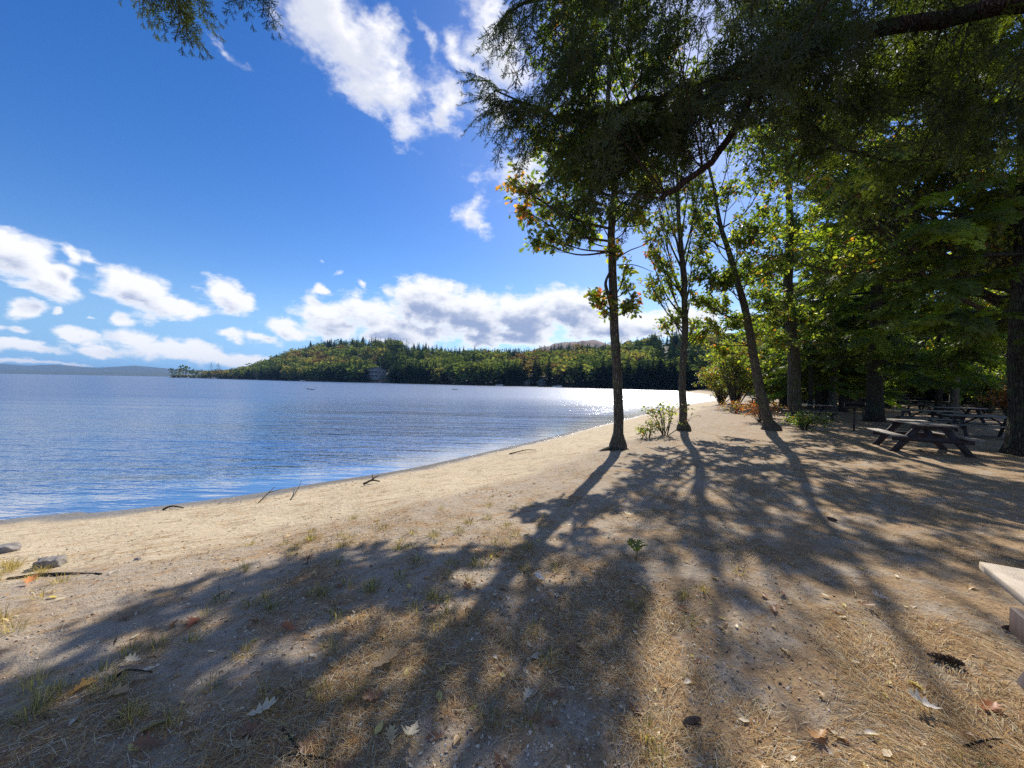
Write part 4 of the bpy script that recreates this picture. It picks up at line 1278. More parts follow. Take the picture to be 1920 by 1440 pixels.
# ------------------------------------------------------------------ charcoal grills on posts
def grill(px, py, rz, label):
    p = onground(px, py)
    root = empty('charcoal_grill', on(p[0], p[1]), R(rz), label, 'grill', None)
    mb = MB(); mb.tube([(0, 0, -.15), (0, 0, .84)], .032, 10); mb.box((0, 0, .845), (.16, .16, .012)); mb.build('post', M_IRON, root, local=True)
    mb = MB(); t = .006
    mb.box((0, 0, .855), (.56, .40, t)); mb.box((0, .2 - t / 2 + .003, .965), (.566, t, .22)); mb.box((-.28, -.01, .965), (t, .395, .22)); mb.box((.28, -.01, .965), (t, .395, .22)); mb.box((0, -.197, .895), (.548, t, .075))
    mb.build('firebox', M_IRON, root, local=True)
    mb = MB()
    for k in range(13): mb.tube([(-.24 + .04 * k, -.23, 1.03), (-.24 + .04 * k, .185, 1.03)], .006, 5)
    for y in (-.22, .17): mb.tube([(-.265, y, 1.022), (.265, y, 1.022)], .007, 5)
    gr = mb.build('grate', M_IRON, root, local=True)
    mb = MB()
    for x in (-.18, .18): mb.tube([(x, -.23, 1.03), (x, -.33, 1.03), (x, -.36, 1.03)], .012, 6)
    mb.build('handle', M_IRON, root, local=True)
    return root


grill(1601, 808, -38, 'black charcoal grill on a single post in front of the stout hemlock')
grill(1618, 783, -20, 'farther charcoal grill on a post, close against the stout hemlock')


# ------------------------------------------------------------------ shrubs
def shrub(base, h, w, stems, leaves, pal, leaf, lsize, label, seed, name='shrub', group=None, up=.75, bark=None):
    r = np.random.default_rng(seed)
    root = empty(name, base, 0, label, 'shrub', group)
    mb, lv = MB(), MB()
    for _ in range(stems):
        a = r.random() * 6.28; rad = w / 2 * r.random() ** .6; hh = h * (.55 + .5 * r.random()) * (1 - .35 * (rad / (w / 2)) ** 2)
        e = np.array([math.cos(a) * rad, math.sin(a) * rad, hh])
        m_ = np.array([e[0] * .45, e[1] * .45, hh * up]) + r.normal(0, .06 * w, 3) * np.array([1, 1, .4])
        p = catmull([(math.cos(a) * .03 * w, math.sin(a) * .03 * w, -.05), m_, e], 5)
        mb.tube(p, np.linspace(.008 + .006 * h, .003, len(p)), 5)
        for q in range(4):
            i = r.integers(3, len(p)); s_ = p[i]; d = rand_dirs(1, r)[0] * np.array([1, 1, .5]) + np.array([0, 0, .25])
            tip = s_ + d * (.16 * (w + h) / 2 + .08)
            mb.tube([s_, (s_ + tip) / 2 + np.array([0, 0, .02]), tip], [.005, .004, .002], 4, caps=False)
            n = leaves
            pos = s_ + (tip - s_) * (r.random((n, 1)) ** .6) + r.normal(0, .045 * (1 + lsize), (n, 3)) * (1 + h * .2)
            pos[:, 2] = np.maximum(pos[:, 2], .03)
            M = frames(d * .5 + rand_dirs(n, r) * .9, rand_dirs(n, r) * .6 + np.array([0, 0, .8])) * (lsize * (.6 + .7 * r.random(n)))[:, None, None]
            cw = np.array(pal, float) * (.3 + 1.4 * r.random(6))
            lv.stamp(leaf, M, pos, pick_cols(n, cw, r))
    mb.build('stems', bark or M_BARK, root, True, local=True)
    lv.build('foliage', M_LEAF, root, local=True)
    return root


def gp(px, py): p = onground(px, py); return on(p[0], p[1])


shrub(gp(1247, 815), 1.25, 2.1, 17, 5, (.2, 1.8, 3.4, .35, .3, .1), LEAF, .10, 'sparse yellow green bush at the foot of the slender oak', 301)
shrub(gp(1215, 822), .5, .7, 9, 8, (.2, 1.5, 3.5, .1, .1, .1), LEAF, .08, 'small pale yellow bush between the two oaks on the sand', 311)
shrub(gp(1428, 792), .95, 1.9, 24, 8, (.05, .15, .3, 1.2, 2.6, .8), LEAF, .085, 'low red leaved bush around the foot of the leaning tree', 302)
shrub(gp(1380, 775), .7, 2.2, 18, 8, (.05, .4, .4, 1.0, 1.6, 1.6), LEAF, .09, 'low rusty brown bush by the sand path, before the tall yellow bush', 303)
shrub(gp(1507, 806), .62, 1.5, 26, 10, (.4, 3.2, .9, .05, .05, .1), LEAF, .085, 'low bright green shrub at the foot of the mossy tree', 304)
shrub(gp(1378, 764), 5.4, 4.6, 60, 26, (.3, 2.2, 3.0, .3, .1, .5), LEAF, .17, 'tall spreading yellow green bush at the end of the sand path', 305)
shrub(gp(1352, 757), 4.2, 5.5, 50, 24, (.3, 2, 2.2, .4, .1, 1.2), LEAF, .2, 'olive bush leaning over the far tip of the beach', 306)
shrub(gp(1425, 764), 3.2, 3.6, 40, 22, (.6, 3, 1.6, .2, .1, .4), LEAF, .16, 'green bush behind the red leaved bush, shaded on one side', 307)
shrub(gp(1893, 782), 2.1, 2.4, 40, 14, (.1, .3, .4, .8, 2.2, 2.2), LEAF, .13, 'rust red bush in the grove next to the massive trunk', 308)
shrub(gp(1852, 775), 3.8, 3.4, 46, 18, (.4, 3.4, 1.6, .0, .0, .1), LEAF, .17, 'light green sapling thicket behind the rust red bush', 309)
UG = 'undergrowth bushes at the back of the grove'
r_ = np.random.default_rng(55)
proto = [shrub((0, 0, 0), 3.4, 4.4, 40, 22, pal, LEAF, .24, None, 320 + k, 'undergrowth_bush', UG) for k, pal in enumerate([(1, 3, .8, .1, .05, .4), (.6, 2.4, 2.2, .3, .1, .4), (.6, 1.0, .7, .8, .6, 1.6)])]
spots = []
for _ in range(3000):
    px = r_.uniform(1440, 2200); d = r_.uniform(30, 62); x = (px - 960) / FPX * d
    if all((x - q[0]) ** 2 + (d - q[1]) ** 2 > 14 for q in spots) and shore_dist(np.array([x]), np.array([d]))[0] > 7: spots.append((x, d))
    if len(spots) >= 44: break
ULAB = ['dark green undergrowth bush among the far trunks', 'yellowish undergrowth bush among the far trunks', 'brownish undergrowth bush among the far trunks']
for k, (x, d) in enumerate(spots):
    o = proto[k % 3] if k < 3 else copy_tree(proto[k % 3])
    o.location = on(x, d); o.rotation_euler = (0, 0, r_.random() * 6.28)
    s_ = r_.uniform(.7, 1.25); o.scale = (s_, s_, s_ * r_.uniform(.7, 1.2))
    tag(o, ULAB[k % 3], 'bush', UG)

# woods beyond the grove
N = 900
az = r_.uniform(R(24), R(62), N); rd = r_.uniform(72, 190, N)
X = np.sin(az) * rd; Y = np.cos(az) * rd
k_ = shore_dist(X, Y) > 8
X, Y = X[k_], Y[k_]; N = len(X)
b = MB()
isb = r_.random(N) < .55
Hh = np.where(isb, r_.uniform(9, 15, N), r_.uniform(12, 19, N))
colr = np.where(isb[:, None], brds[r_.integers(0, 3, N)], cons[r_.integers(0, 4, N)])
for k in range(9):
    m_ = (isb == (k >= 5)) & (np.arange(N) % (4 if k >= 5 else 5) == (k - 5 if k >= 5 else k))
    n = m_.sum(); a = r_.random(n) * 6.28; wd = Hh[m_] * 1.2
    M = np.zeros((n, 3, 3)); M[:, 0, 0] = np.cos(a) * wd; M[:, 0, 1] = -np.sin(a) * wd; M[:, 1, 0] = np.sin(a) * wd; M[:, 1, 1] = np.cos(a) * wd; M[:, 2, 2] = Hh[m_]
    b.stamp(BRD[k - 5] if k >= 5 else CON[k], M, np.stack([X[m_], Y[m_], np.full(n, -.6 if k >= 5 else -1.2)], 1), colr[m_])
tag(b.build("woods_behind_the_grove", M_WOODLEAF), kind='stuff')


# ------------------------------------------------------------------ houses, boats and floats on the far shore
def mat_flat(name, c, rough=.7): return mat_simple(name, tuple(x * .85 for x in c), tuple(min(1, x * 1.12) for x in c), .8, rough, 0)


M_HW, M_HG, M_HB, M_ROOF, M_GLASS, M_TRIM, M_TEAL = mat_flat("white_clapboard", (.62, .62, .60)), mat_flat("grey_siding", (.22, .23, .23)), mat_flat("brown_siding", (.13, .09, .06)), mat_flat("dark_shingles", (.06, .06, .065)), mat_flat("window_glass", (.03, .04, .05), .1), mat_flat("white_trim", (.75, .75, .74)), mat_flat("teal_roof", (.10, .30, .33))


def gable(mb_w, mb_r, w, dp, h, rise, over=.35):
    V = [(-w / 2, -dp / 2, -2), (w / 2, -dp / 2, -2), (w / 2, dp / 2, -2), (-w / 2, dp / 2, -2), (-w / 2, -dp / 2, h), (w / 2, -dp / 2, h), (w / 2, dp / 2, h), (-w / 2, dp / 2, h), (0, -dp / 2, h + rise), (0, dp / 2, h + rise)]
    mb_w.polys(np.array(V, float), [(0, 1, 5, 8, 4), (1, 2, 6, 5), (2, 3, 7, 9, 6), (3, 0, 4, 7)])
    for sg in (-1, 1):
        n = np.array([sg * rise, 0, w / 2]); n /= np.linalg.norm(n)
        a, c = np.array([0, 0, h + rise + .03]), np.array([sg * w / 2, 0, h + .03])
        dn = (c - a) / np.linalg.norm(c - a); c = c + dn * over
        P = [a + np.array([0, -dp / 2 - over, 0]), a + np.array([0, dp / 2 + over, 0]), c + np.array([0, dp / 2 + over, 0]), c + np.array([0, -dp / 2 - over, 0])]
        V = np.array(P + [q + n * .15 for q in P])
        mb_r.polys(V, [(0, 1, 2, 3), (4, 7, 6, 5), (0, 4, 5, 1), (1, 5, 6, 2), (2, 6, 7, 3), (3, 7, 4, 0)])


def win(root, x, z, w, h, y, frame=None):
    f = MB(); f.box((x, y - .05, z), (w + .3, .1, h + .3)); o = f.build('window', frame or M_TRIM, root, local=True)
    g_ = MB(); g_.box((x, y - .115, z), (w, .03, h)); pn = g_.build('pane', M_GLASS, o, local=True)


def house_at(px, t, dz=0.0):
    x, y, z = hill(np.array([float(px)]), np.array([t]))
    return (float(x[0]), float(y[0]), float(z[0]) + dz)


def house(px, t, w, dp, h, rise, wall, roof, wins, label, name='house', rz=None, dz=0, deck=False, chim=False):
    l = house_at(px, t, dz)
    rz = -math.atan2(l[0], l[1]) if rz is None else rz
    root = empty(name, l, rz, label, 'house')
    a, c = MB(), MB(); gable(a, c, w, dp, h, rise)
    a.build('wall', wall, root, local=True); rf = c.build('roof', roof, root, local=True)
    if chim:
        k = MB(); k.box((w * .2, 0, h + rise * .9), (.8, .8, 2.2)); k.build('chimney', M_HG, rf, local=True)
    for (x, z, ww, hh) in wins: win(root, x, z, ww, hh, -dp / 2)
    if deck:
        k = MB(); k.box((0, -dp / 2 - 1.5, h * .42), (w + 1, 3, .2))
        for x in np.linspace(-w / 2, w / 2, 5): k.box((x, -dp / 2 - 2.9, h * .42 - 2), (.2, .2, 4)); k.box((x, -dp / 2 - 2.9, h * .42 + .5), (.1, .1, 1))
        k.box((0, -dp / 2 - 2.9, h * .42 + 1), (w + 1, .1, .1)); k.build('deck', M_HG, root, local=True)
    return root


hw_ = 15.0
house(706, .045, hw_, 8, 6.4, 2.6, M_HG, M_ROOF, [(x, z, 1.9, 1.5) for x in (-5.8, -3.3, -.8) for z in (1.6, 4.9)] + [(2.2, 4.9, 1.4, 1.4), (5.2, 4.9, 1.4, 1.4), (4.0, 1.6, 2.2, 1.6)], 'large grey lakeside house with rows of white framed windows below the hill', 'lakeside_house', deck=False, chim=True, dz=1.2)
house(1043, .05, 4.6, 6, 1.6, 3.0, M_HB, M_TRIM, [(-.9, .6, .7, .9), (.9, .6, .7, .9), (0, 2.4, .9, 1.0)], 'small cabin with a bright white gable on the far shore', 'cabin', dz=.6)
house(990, .02, 5.0, 5, 1.7, 1.0, M_HB, M_TEAL, [(-1.2, .8, .9, .8), (1.2, .8, .9, .8)], 'low brown boathouse with a teal roof at the water across the bay', 'boathouse', dz=.3)
house(1017, .025, 6.0, 5, 2.1, 1.2, M_HG, M_ROOF, [(-1.6, 1.0, .9, .8), (1.6, 1.0, .9, .8)], 'grey cottage between the teal roof and the white gable', 'cottage', dz=.4)
house(888, .04, 6.0, 6, 2.6, 1.6, M_HB, M_ROOF, [(-1.6, 1.2, 1.0, 1.0), (1.4, 1.2, 1.0, 1.0)], 'brown cottage half hidden by trees on the far shore', 'cottage', dz=.3)
house(412, .03, 9.0, 6, 2.6, 1.6, M_HG, M_ROOF, [(-2.6, 1.2, 1.4, 1.0), (0, 1.2, 1.4, 1.0), (2.6, 1.2, 1.4, 1.0)], 'low grey cottage under the pines on the far point', 'cottage', dz=.3)
house(1268, .03, 5.0, 5, 2.1, 1.3, M_HW, M_ROOF, [(-1.2, .9, .8, .8), (1.2, .9, .8, .8)], 'pale cottage on the shore seen just beside the slender oak', 'cottage', dz=.3)

M_HULL = mat_flat("white_hull", (.78, .78, .77), .3)


def boat(px, off, L, rz, label, cover=None):
    d = np.interp(px, HP[:, 0], HP[:, 1]) - off
    root = empty('motorboat', ((px - 960) / FPX * d, d, WZ), R(rz), label, 'boat')
    b_ = MB(); n = 9; V = []
    for i in range(n):
        t = i / (n - 1); w = .23 * L * (1 - max(0, (t - .45) / .55) ** 2.2) + .01; z0 = -.05 * L + .10 * L * max(0, t - .6)
        V += [(t * L - L / 2, -w, .13 * L + .05 * L * t * t), (t * L - L / 2, -w * .75, z0), (t * L - L / 2, w * .75, z0), (t * L - L / 2, w, .13 * L + .05 * L * t * t)]
    P = []
    for i in range(n - 1):
        for k in range(4): P.append((i * 4 + k, i * 4 + (k + 1) % 4, (i + 1) * 4 + (k + 1) % 4, (i + 1) * 4 + k))
    P.append((0, 1, 2, 3)); P.append((n * 4 - 1, n * 4 - 2, n * 4 - 3, n * 4 - 4))
    b_.polys(np.array(V), P); b_.build('hull', M_HULL, root, local=True)
    c = MB(); c.polys(np.array([(.05 * L, -.17 * L, .15 * L), (.22 * L, -.12 * L, .16 * L), (.22 * L, .12 * L, .16 * L), (.05 * L, .17 * L, .15 * L), (.0, -.15 * L, .27 * L), (.10 * L, -.1 * L, .26 * L), (.10 * L, .1 * L, .26 * L), (.0, .15 * L, .27 * L)]), [(0, 1, 5, 4), (1, 2, 6, 5), (2, 3, 7, 6), (4, 5, 6, 7), (3, 0, 4, 7), (3, 2, 1, 0)])
    c.build('windshield', cover or M_GLASS, root, local=True)
    return root


boat(341, 12, 6, 20, 'white motorboat moored off the very tip of the far point')
boat(352, 14, 7, 5, 'white motorboat moored off the far point, second from its tip', M_TRIM)
boat(404, 12, 7, -10, 'white motorboat at the landing under the flat topped pines')
boat(568, 6, 5, 0, 'small white boat drawn close under the dark shore of the hill')
boat(936, 4, 5, 8, 'low white boat at the shore across the bay below the cottages')
boat(1045, 4, 5.5, -15, 'white boat on the shore right below the white gabled cabin')

M_DOCK = mat_flat("pale_dock_boards", (.42, .46, .52))
p = onz(1352, 746, WZ)
root = empty('dock', (p[0], p[1], WZ), R(10), 'short pale dock at the far tip of the beach', 'dock')
mb = MB()
for k in range(12): mb.box((0, -2.2 + .4 * k, .42), (1.7, .36, .06))
mb.build('deck', M_DOCK, root, local=True)
for x in (-.75, .75):
    for y in (-2, 0, 2):
        mb = MB(); mb.tube([(x, y, -1.0), (x, y, .62)], .07, 7); mb.build('piling', M_DOCK, root, local=True)

M_DRIFT = mat_bark("driftwood", (.10, .08, .06), (.26, .22, .17))
for (px, py, L, a, lab) in [(586, 731, 3.6, -25, 'thin dark branch floating far out on the lake, farthest to the point side'), (856, 731, 3.2, -30, 'thin dark branch floating on the lake in front of the brown cottage')]:
    p = onz(px, py, WZ); mb = MB()
    mb.tube([(-L / 2, 0, .15), (-.1 * L, .2, .02), (L / 2, .0, -.25)], [.08, .07, .04], 6); mb.tube([(-.1 * L, .2, .0), (.12 * L, .6, .25)], [.04, .02], 5)
    obj_at(mb, 'floating_branch', (p[0], p[1], WZ + .05), M_DRIFT, R(a), lab, 'branch')
# ------------------------------------------------------------------ litter on the ground
r_ = np.random.default_rng(909)
M_LITTER = mat_tint("dry_litter", .85, .35)
M_GRASS = mat_leaf("dry_grass_blades", .3, .02, .3)


def gnorm(x, y, e=.06):
    zx = (ground_z(x + e, y) - ground_z(x - e, y)) / (2 * e); zy = (ground_z(x, y + e) - ground_z(x, y - e)) / (2 * e)
    n = np.stack([-zx, -zy, np.ones_like(zx)], -1); return n / np.linalg.norm(n, axis=-1, keepdims=True)


def scatter(n, r0, r1, azmin=-60, azmax=60, pw=1.0):
    az = R(azmin) + r_.random(n) * R(azmax - azmin)
    u = r_.random(n)
    rd = r0 * (r1 / r0) ** (u ** pw)
    return np.sin(az) * rd, np.cos(az) * rd


# pine needles, lying in drifts
N = 260000
x, y = scatter(N, 1.1, 13)
s_ = shore_dist(x, y)
den = fbm(x * 1.3, y * 1.3, 61, 4) + .25 * fbm(x * 5, y * 5, 66, 2) + .02 * np.clip(s_ - 6, 0, 8)
k_ = (s_ > .6) & (r_.random(N) < np.clip((den - .61) * 4.5, .03, 1) * np.where(s_ < 4.3, .35, 1.0))
x, y = x[k_], y[k_]; n = len(x)
z = ground_z(x, y) + .003 + r_.random(n) ** 3 * .016
th = fbm(x * .9, y * .9, 71, 2) * 9 + r_.normal(0, 1, n) * np.where(x < 1.2, 1.1, .6)
d = np.stack([np.cos(th), np.sin(th), r_.normal(0, .10, n)], 1); nn = gnorm(x, y); d -= nn * (d * nn).sum(1, keepdims=True) * .8
NEED = T([(-.011, 0, 0), (.011, 0, 0), (.012, .5, .05), (-.012, .5, .05), (.005, 1, 0.0), (-.005, 1, 0.0)], [(0, 1, 2, 3), (3, 2, 4, 5)])
L = r_.uniform(.040, .095, n)
rad = np.hypot(x, y)
M = frames(d, nn + r_.normal(0, .25, (n, 3)))
Wd = np.clip(.075 + rad * .010, .09, .17) / np.maximum(L, .05) * .9
M[:, :, 0] *= (L * Wd * .9)[:, None]; M[:, :, 1] *= L[:, None]; M[:, :, 2] *= L[:, None]
pal = np.array([(.50, .38, .20), (.42, .26, .10), (.30, .15, .06), (.58, .50, .34), (.20, .11, .05), (.48, .28, .09)])
ci = r_.choice(6, n, p=[.26, .22, .17, .13, .10, .12])
b = MB(); b.stamp(NEED, M, np.stack([x, y, z], 1), pal[ci])
tag(b.build("pine_needles", M_LITTER), kind='stuff')

# dry grass in tufts
tufts = []
for (px, py, n_, sp) in [(620, 1045, 5, .35), (700, 1055, 7, .45), (780, 1040, 7, .5), (860, 1030, 6, .4), (900, 1075, 5, .4), (660, 1100, 5, .4), (760, 1100, 5, .45), (590, 1120, 3, .25), (960, 1020, 4, .4), (1010, 1050, 3, .3), (850, 1165, 2, .1), (300, 1205, 1, .03), (430, 1240, 2, .1), (240, 1270, 3, .15), (120, 1290, 3, .15), (60, 1330, 3, .12), (600, 1298, 1, .03), (520, 1310, 1, .03), (370, 1320, 1, .04), (250, 1350, 2, .08), (10, 1070, 6, .2), (40, 1085, 6, .22), (15, 1130, 6, .16), (5, 1180, 4, .12), (60, 1060, 5, .2), (660, 1290, 1, .03), (950, 1370, 2, .08), (1240, 1130, 3, .2), (1350, 1080, 2, .2), (720, 985, 4, .5), (830, 985, 4, .5), (950, 965, 4, .5), (640, 1000, 3, .4), (440, 1180, 2, .2), (1000, 1200, 2, .1), (1230, 1410, 2, .06), (1800, 1430, 1, .04)]:
    p = onground(px, py)
    for _ in range(n_): tufts.append((p[0] + r_.normal(0, sp), p[1] + r_.normal(0, sp), px))
BL = T([(-.5, 0, 0), (.5, 0, 0), (.4, .5, .10), (-.4, .5, .10), (0, 1, -.12)], [(0, 1, 2, 3), (3, 2, 4)])
b = MB()
for (tx, ty, px) in tufts:
    n = r_.integers(28, 60); a = r_.random(n) * 6.28; sp = .05 * r_.random(n) ** .5
    x = tx + np.cos(a) * sp; y = ty + np.sin(a) * sp; z = ground_z(x, y) - .004
    ti = r_.uniform(.2, 1.25, n)
    d = np.stack([np.cos(a) * np.sin(ti), np.sin(a) * np.sin(ti), np.cos(ti)], 1)
    L = r_.uniform(.035, .105, n) * (1.35 if px < 80 else 1.0)
    M = frames(d, np.stack([-np.cos(a) * .5, -np.sin(a) * .5, np.ones(n)], 1))
    M[:, :, 0] *= .0035; M[:, :, 1] *= L[:, None]; M[:, :, 2] *= L[:, None]
    g_ = np.clip(r_.normal(.45, .3), 0, 1)
    c = np.where((r_.random(n) < .45 + .4 * (px < 80))[:, None], np.array([(.42, .33, .14)]), np.array([(.10, .13, .035)]) * (1 - g_) + np.array([(.25, .19, .07)]) * g_)
    b.stamp(BL, M, np.stack([x, y, z], 1), c)
tag(b.build("dry_grass", M_GRASS), kind='stuff')

# leaf scraps, bark bits and wrack on the beach
N = 36000
x, y = scatter(N, 2.2, 26, -60, 32)
s_ = shore_dist(x, y)
line = np.exp(-((s_ - .75 - .25 * np.sin(x * 1.3)) / .16) ** 2) * .9 + np.exp(-((s_ - 1.7 - .3 * np.sin(x * .8 + 1)) / .25) ** 2) * .35
pt = fbm(x * 1.1, y * 2.2, 81, 4)
k_ = (s_ > .25) & (r_.random(N) < np.clip(line * (pt > .44) + np.clip(pt - .50, 0, 1) * 1.3 + .03, 0, 1)) & ((s_ < 5) | (r_.random(N) < .35))
x, y = x[k_], y[k_]; n = len(x)
z = ground_z(x, y) + .004 + r_.random(n) * .012
a = r_.random(n) * 6.28
M = frames(np.stack([np.cos(a), np.sin(a), r_.normal(0, .25, n)], 1), rand_dirs(n, r_) * .45 + np.array([0, 0, 1]))
rad = np.hypot(x, y)
M[:, :, 0] *= (r_.uniform(.012, .04, n))[:, None]; M[:, :, 1] *= (r_.uniform(.02, .075, n))[:, None]; M[:, :, 2] *= .03
pal = np.array([(.30, .17, .07), (.38, .18, .07), (.16, .09, .045), (.48, .36, .17), (.09, .06, .04), (.52, .44, .28)])
b = MB(); b.stamp(LEAF, M, np.stack([x, y, z], 1), pal[r_.integers(0, 6, n)])
tag(b.build("leaf_scraps", M_LITTER), kind='stuff')

# crumbs of soil, cone scales and twiglets all over the near ground
N = 24000
x, y = scatter(N, 1.2, 9)
k_ = shore_dist(x, y) > 1.5; x, y = x[k_], y[k_]; n = len(x)
z = ground_z(x, y) + .003
a = r_.random(n) * 6.28
M = frames(np.stack([np.cos(a), np.sin(a), r_.normal(0, .4, n)], 1), rand_dirs(n, r_) * .6 + np.array([0, 0, 1]))
sz = .003 + .006 * r_.random(n) ** 4
M = M * sz[:, None, None] * np.array([1.0, 1.6, 1.0])
OCT = T([(-1, 0, .3), (0, -1, .2), (1, 0, .3), (0, 1, .2), (0, 0, .55)], [(0, 1, 4), (1, 2, 4), (2, 3, 4), (3, 0, 4)])
pal = np.array([(.22, .14, .08), (.28, .19, .12), (.44, .37, .28), (.16, .11, .07), (.56, .49, .38)])
b = MB(); b.stamp(OCT, M, np.stack([x, y, z], 1), pal[r_.choice(5, n, p=[.10, .24, .3, .04, .32])])
tag(b.build("ground_crumbs", M_LITTER), kind='stuff')


# fallen leaves one can pick out
def curl(t, k, tw, seed):
    r = np.random.default_rng(seed); V = t.V.copy()
    V[:, 2] += k * (V[:, 1] - .5) ** 2 + abs(k) * .9 * V[:, 0] ** 2 + tw * V[:, 0] * (V[:, 1] - .5) + r.normal(0, .012, len(V))
    q = T.__new__(T); q.V, q.L, q.S = V, t.L, t.S; return q


OAKC = [curl(OAK, .5, .6, 1), curl(OAK, -.45, -.5, 2), curl(OAK, .9, .3, 3)]
LEAFC = [curl(LEAF, .5, .4, 4), curl(LEAF, -.5, .6, 5)]
STALK = lambda mb, c: mb.tube([(0, -.22, .02), (0, -.1, .0), (0, .02, .0)], [.010, .012, .012], 4, C=np.array(c))
M_DRYLEAF = mat_leaf("fallen_leaves", .22, .03, .15)


def fallen(px, py, t, size, col, rz, tilt, label, group=None):
    p = onground(px, py)
    mb = MB(); mb.stamp(t, np.eye(3)[None], np.zeros((1, 3)), np.array([col]))
    STALK(mb, col)
    o = mb.build('fallen_leaf', M_DRYLEAF)
    o.location = (p[0], p[1], p[2] + .006 + .18 * size * abs(math.sin(tilt))); o.scale = (size,) * 3
    o.rotation_euler = (tilt, r_.normal(0, .2), rz)
    tag(o, label, 'leaf', group); return o


TAN, BRN, PALE, RUS, YEL = (.48, .33, .17), (.25, .13, .07), (.62, .54, .40), (.34, .13, .06), (.58, .48, .16)
for (px, py, k, sz, c, rz, ti, lab) in [
        (700, 1262, 0, .20, TAN, -.7, .35, 'large tan oak leaf standing half up in the sunlit patch of sand'),
        (462, 1350, 0, .15, PALE, -.9, .2, 'pale tan oak leaf beside a brown one on the shaded sand'),
        (502, 1368, 1, .16, BRN, 1.9, .15, 'curled brown oak leaf lying just past the pale tan one'),
        (330, 1345, 1, .15, (.30, .25, .20), 2.4, .1, 'dull grey oak leaf flat on the shaded sand'),
        (555, 1183, 0, .13, RUS, 1.2, .2, 'reddish brown oak leaf alone in the shade'),
        (350, 1180, 1, .15, (.36, .12, .05), .3, .05, 'narrow rust red leaf flat among the grey sand'),
        (780, 1372, 2, .15, PALE, 2.9, .7, 'pale curled oak leaf propped upright in the needles'),
        (735, 1405, 0, .11, (.52, .40, .22), .4, .2, 'small tan leaf below the upright curled one'),
        (980, 1318, 1, .10, PALE, -.6, .3, 'whitish oak leaf in the shaded needles near the middle'),
        (1188, 968, 2, .14, (.72, .66, .58), 1.5, .3, 'whitish curled leaf on the sunlit sand beyond the seedling'),
        (1022, 1092, 2, .12, (.62, .60, .58), .8, .4, 'silvery curled leaf in the shadow of the nearest oak'),
        (1668, 1128, 2, .13, (.66, .56, .46), 1.1, .3, 'pale curled leaf on the open needles before the tan table'),
        (1815, 1106, 1, .13, TAN, -1.0, .15, 'tan lobed oak leaf near the corner of the tan table'),
        (1762, 1342, 2, .15, (.72, .70, .66), .9, .5, 'white crumpled leaf in the sunny foreground needles'),
        (1740, 1300, 1, .10, YEL, .3, .1, 'slim yellowish leaf between the cone and the white crumpled leaf'),
        (1840, 1335, 0, .14, RUS, -1.3, .1, 'orange brown oak leaf flat in the foreground needles'),
        (1550, 1375, 0, .13, (.50, .28, .12), 2.0, .1, 'orange tan oak leaf in the foreground needles'),
        (265, 1242, 0, .10, PALE, 1.6, .3, 'small pale leaf in the shaded sand near the grass tuft'),
        (120, 1310, 1, .14, (.52, .30, .08), -.4, .2, 'orange leaf caught in dry grass'),
        (640, 1105, 1, .11, BRN, .9, .1, 'dark brown leaf among the dry grass of the crest'),
        (815, 1028, 2, .12, PALE, .2, .4, 'pale curled leaf on the grassy crest of the beach'),
        (475, 1410, 1, .12, (.40, .30, .18), 1.3, .2, 'dull tan leaf close to the fallen twig'),
        (50, 1100, 0, .17, (.60, .26, .10), .6, .2, 'bright orange leaf lying by the log')]:
    fallen(px, py, OAKC[k], sz * .9, c, rz, ti * .6, lab)
FG = 'small dry leaves scattered over the sand'
protoL = [fallen(900, 1200, LEAFC[k % 2], .06, c, 0, .2, None, FG) for k, c in enumerate([PALE, TAN, YEL, (.56, .50, .42)])] + [fallen(900, 1200, OAKC[k], .10, c, 0, .15, None, FG) for k, c in ((0, BRN), (1, TAN))]
FLAB = ['small whitish dry leaf lying on needles and sand', 'small tan dry leaf lying on needles and sand', 'small yellow dry leaf lying on needles and sand', 'small greyish dry leaf lying on needles and sand', 'small brown lobed leaf lying on needles and sand', 'small tan lobed leaf lying on needles and sand']
CLU = [(*onground(a_, b_)[:2],) for a_, b_ in [(720, 1290), (480, 1350), (1030, 1240), (860, 1100), (1380, 1180), (1600, 1150), (1700, 1330), (200, 1300), (1000, 1350), (1150, 1150)]]
for k in range(230):
    o = protoL[k % 6] if k < 6 else protoL[k % 6].copy()
    if k >= 6: COL.objects.link(o)
    x, y = scatter(1, 1.6, 9, -52, 52)
    while shore_dist(x, y)[0] < 4.2: x, y = scatter(1, 1.6, 9, -52, 52)
    if k % 5 < 2:
        q_ = CLU[r_.integers(len(CLU))]; x, y = np.array([q_[0] + r_.normal(0, .22)]), np.array([q_[1] + r_.normal(0, .22)])
    f_ = r_.uniform(.55, 1.25)
    o.scale = tuple(v * f_ for v in protoL[k % 6].scale) if k >= 6 else o.scale
    o.location = (float(x[0]), float(y[0]), gz1(x[0], y[0]) + .006)
    o.rotation_euler = (r_.normal(0, .12), r_.normal(0, .12), r_.random() * 6.28)
    tag(o, FLAB[k % 6], 'leaf', FG)

# pine cones
M_CONE = mat_simple("cone_scales", (.07, .042, .025), (.20, .125, .075), 30, .7, .2, .002)


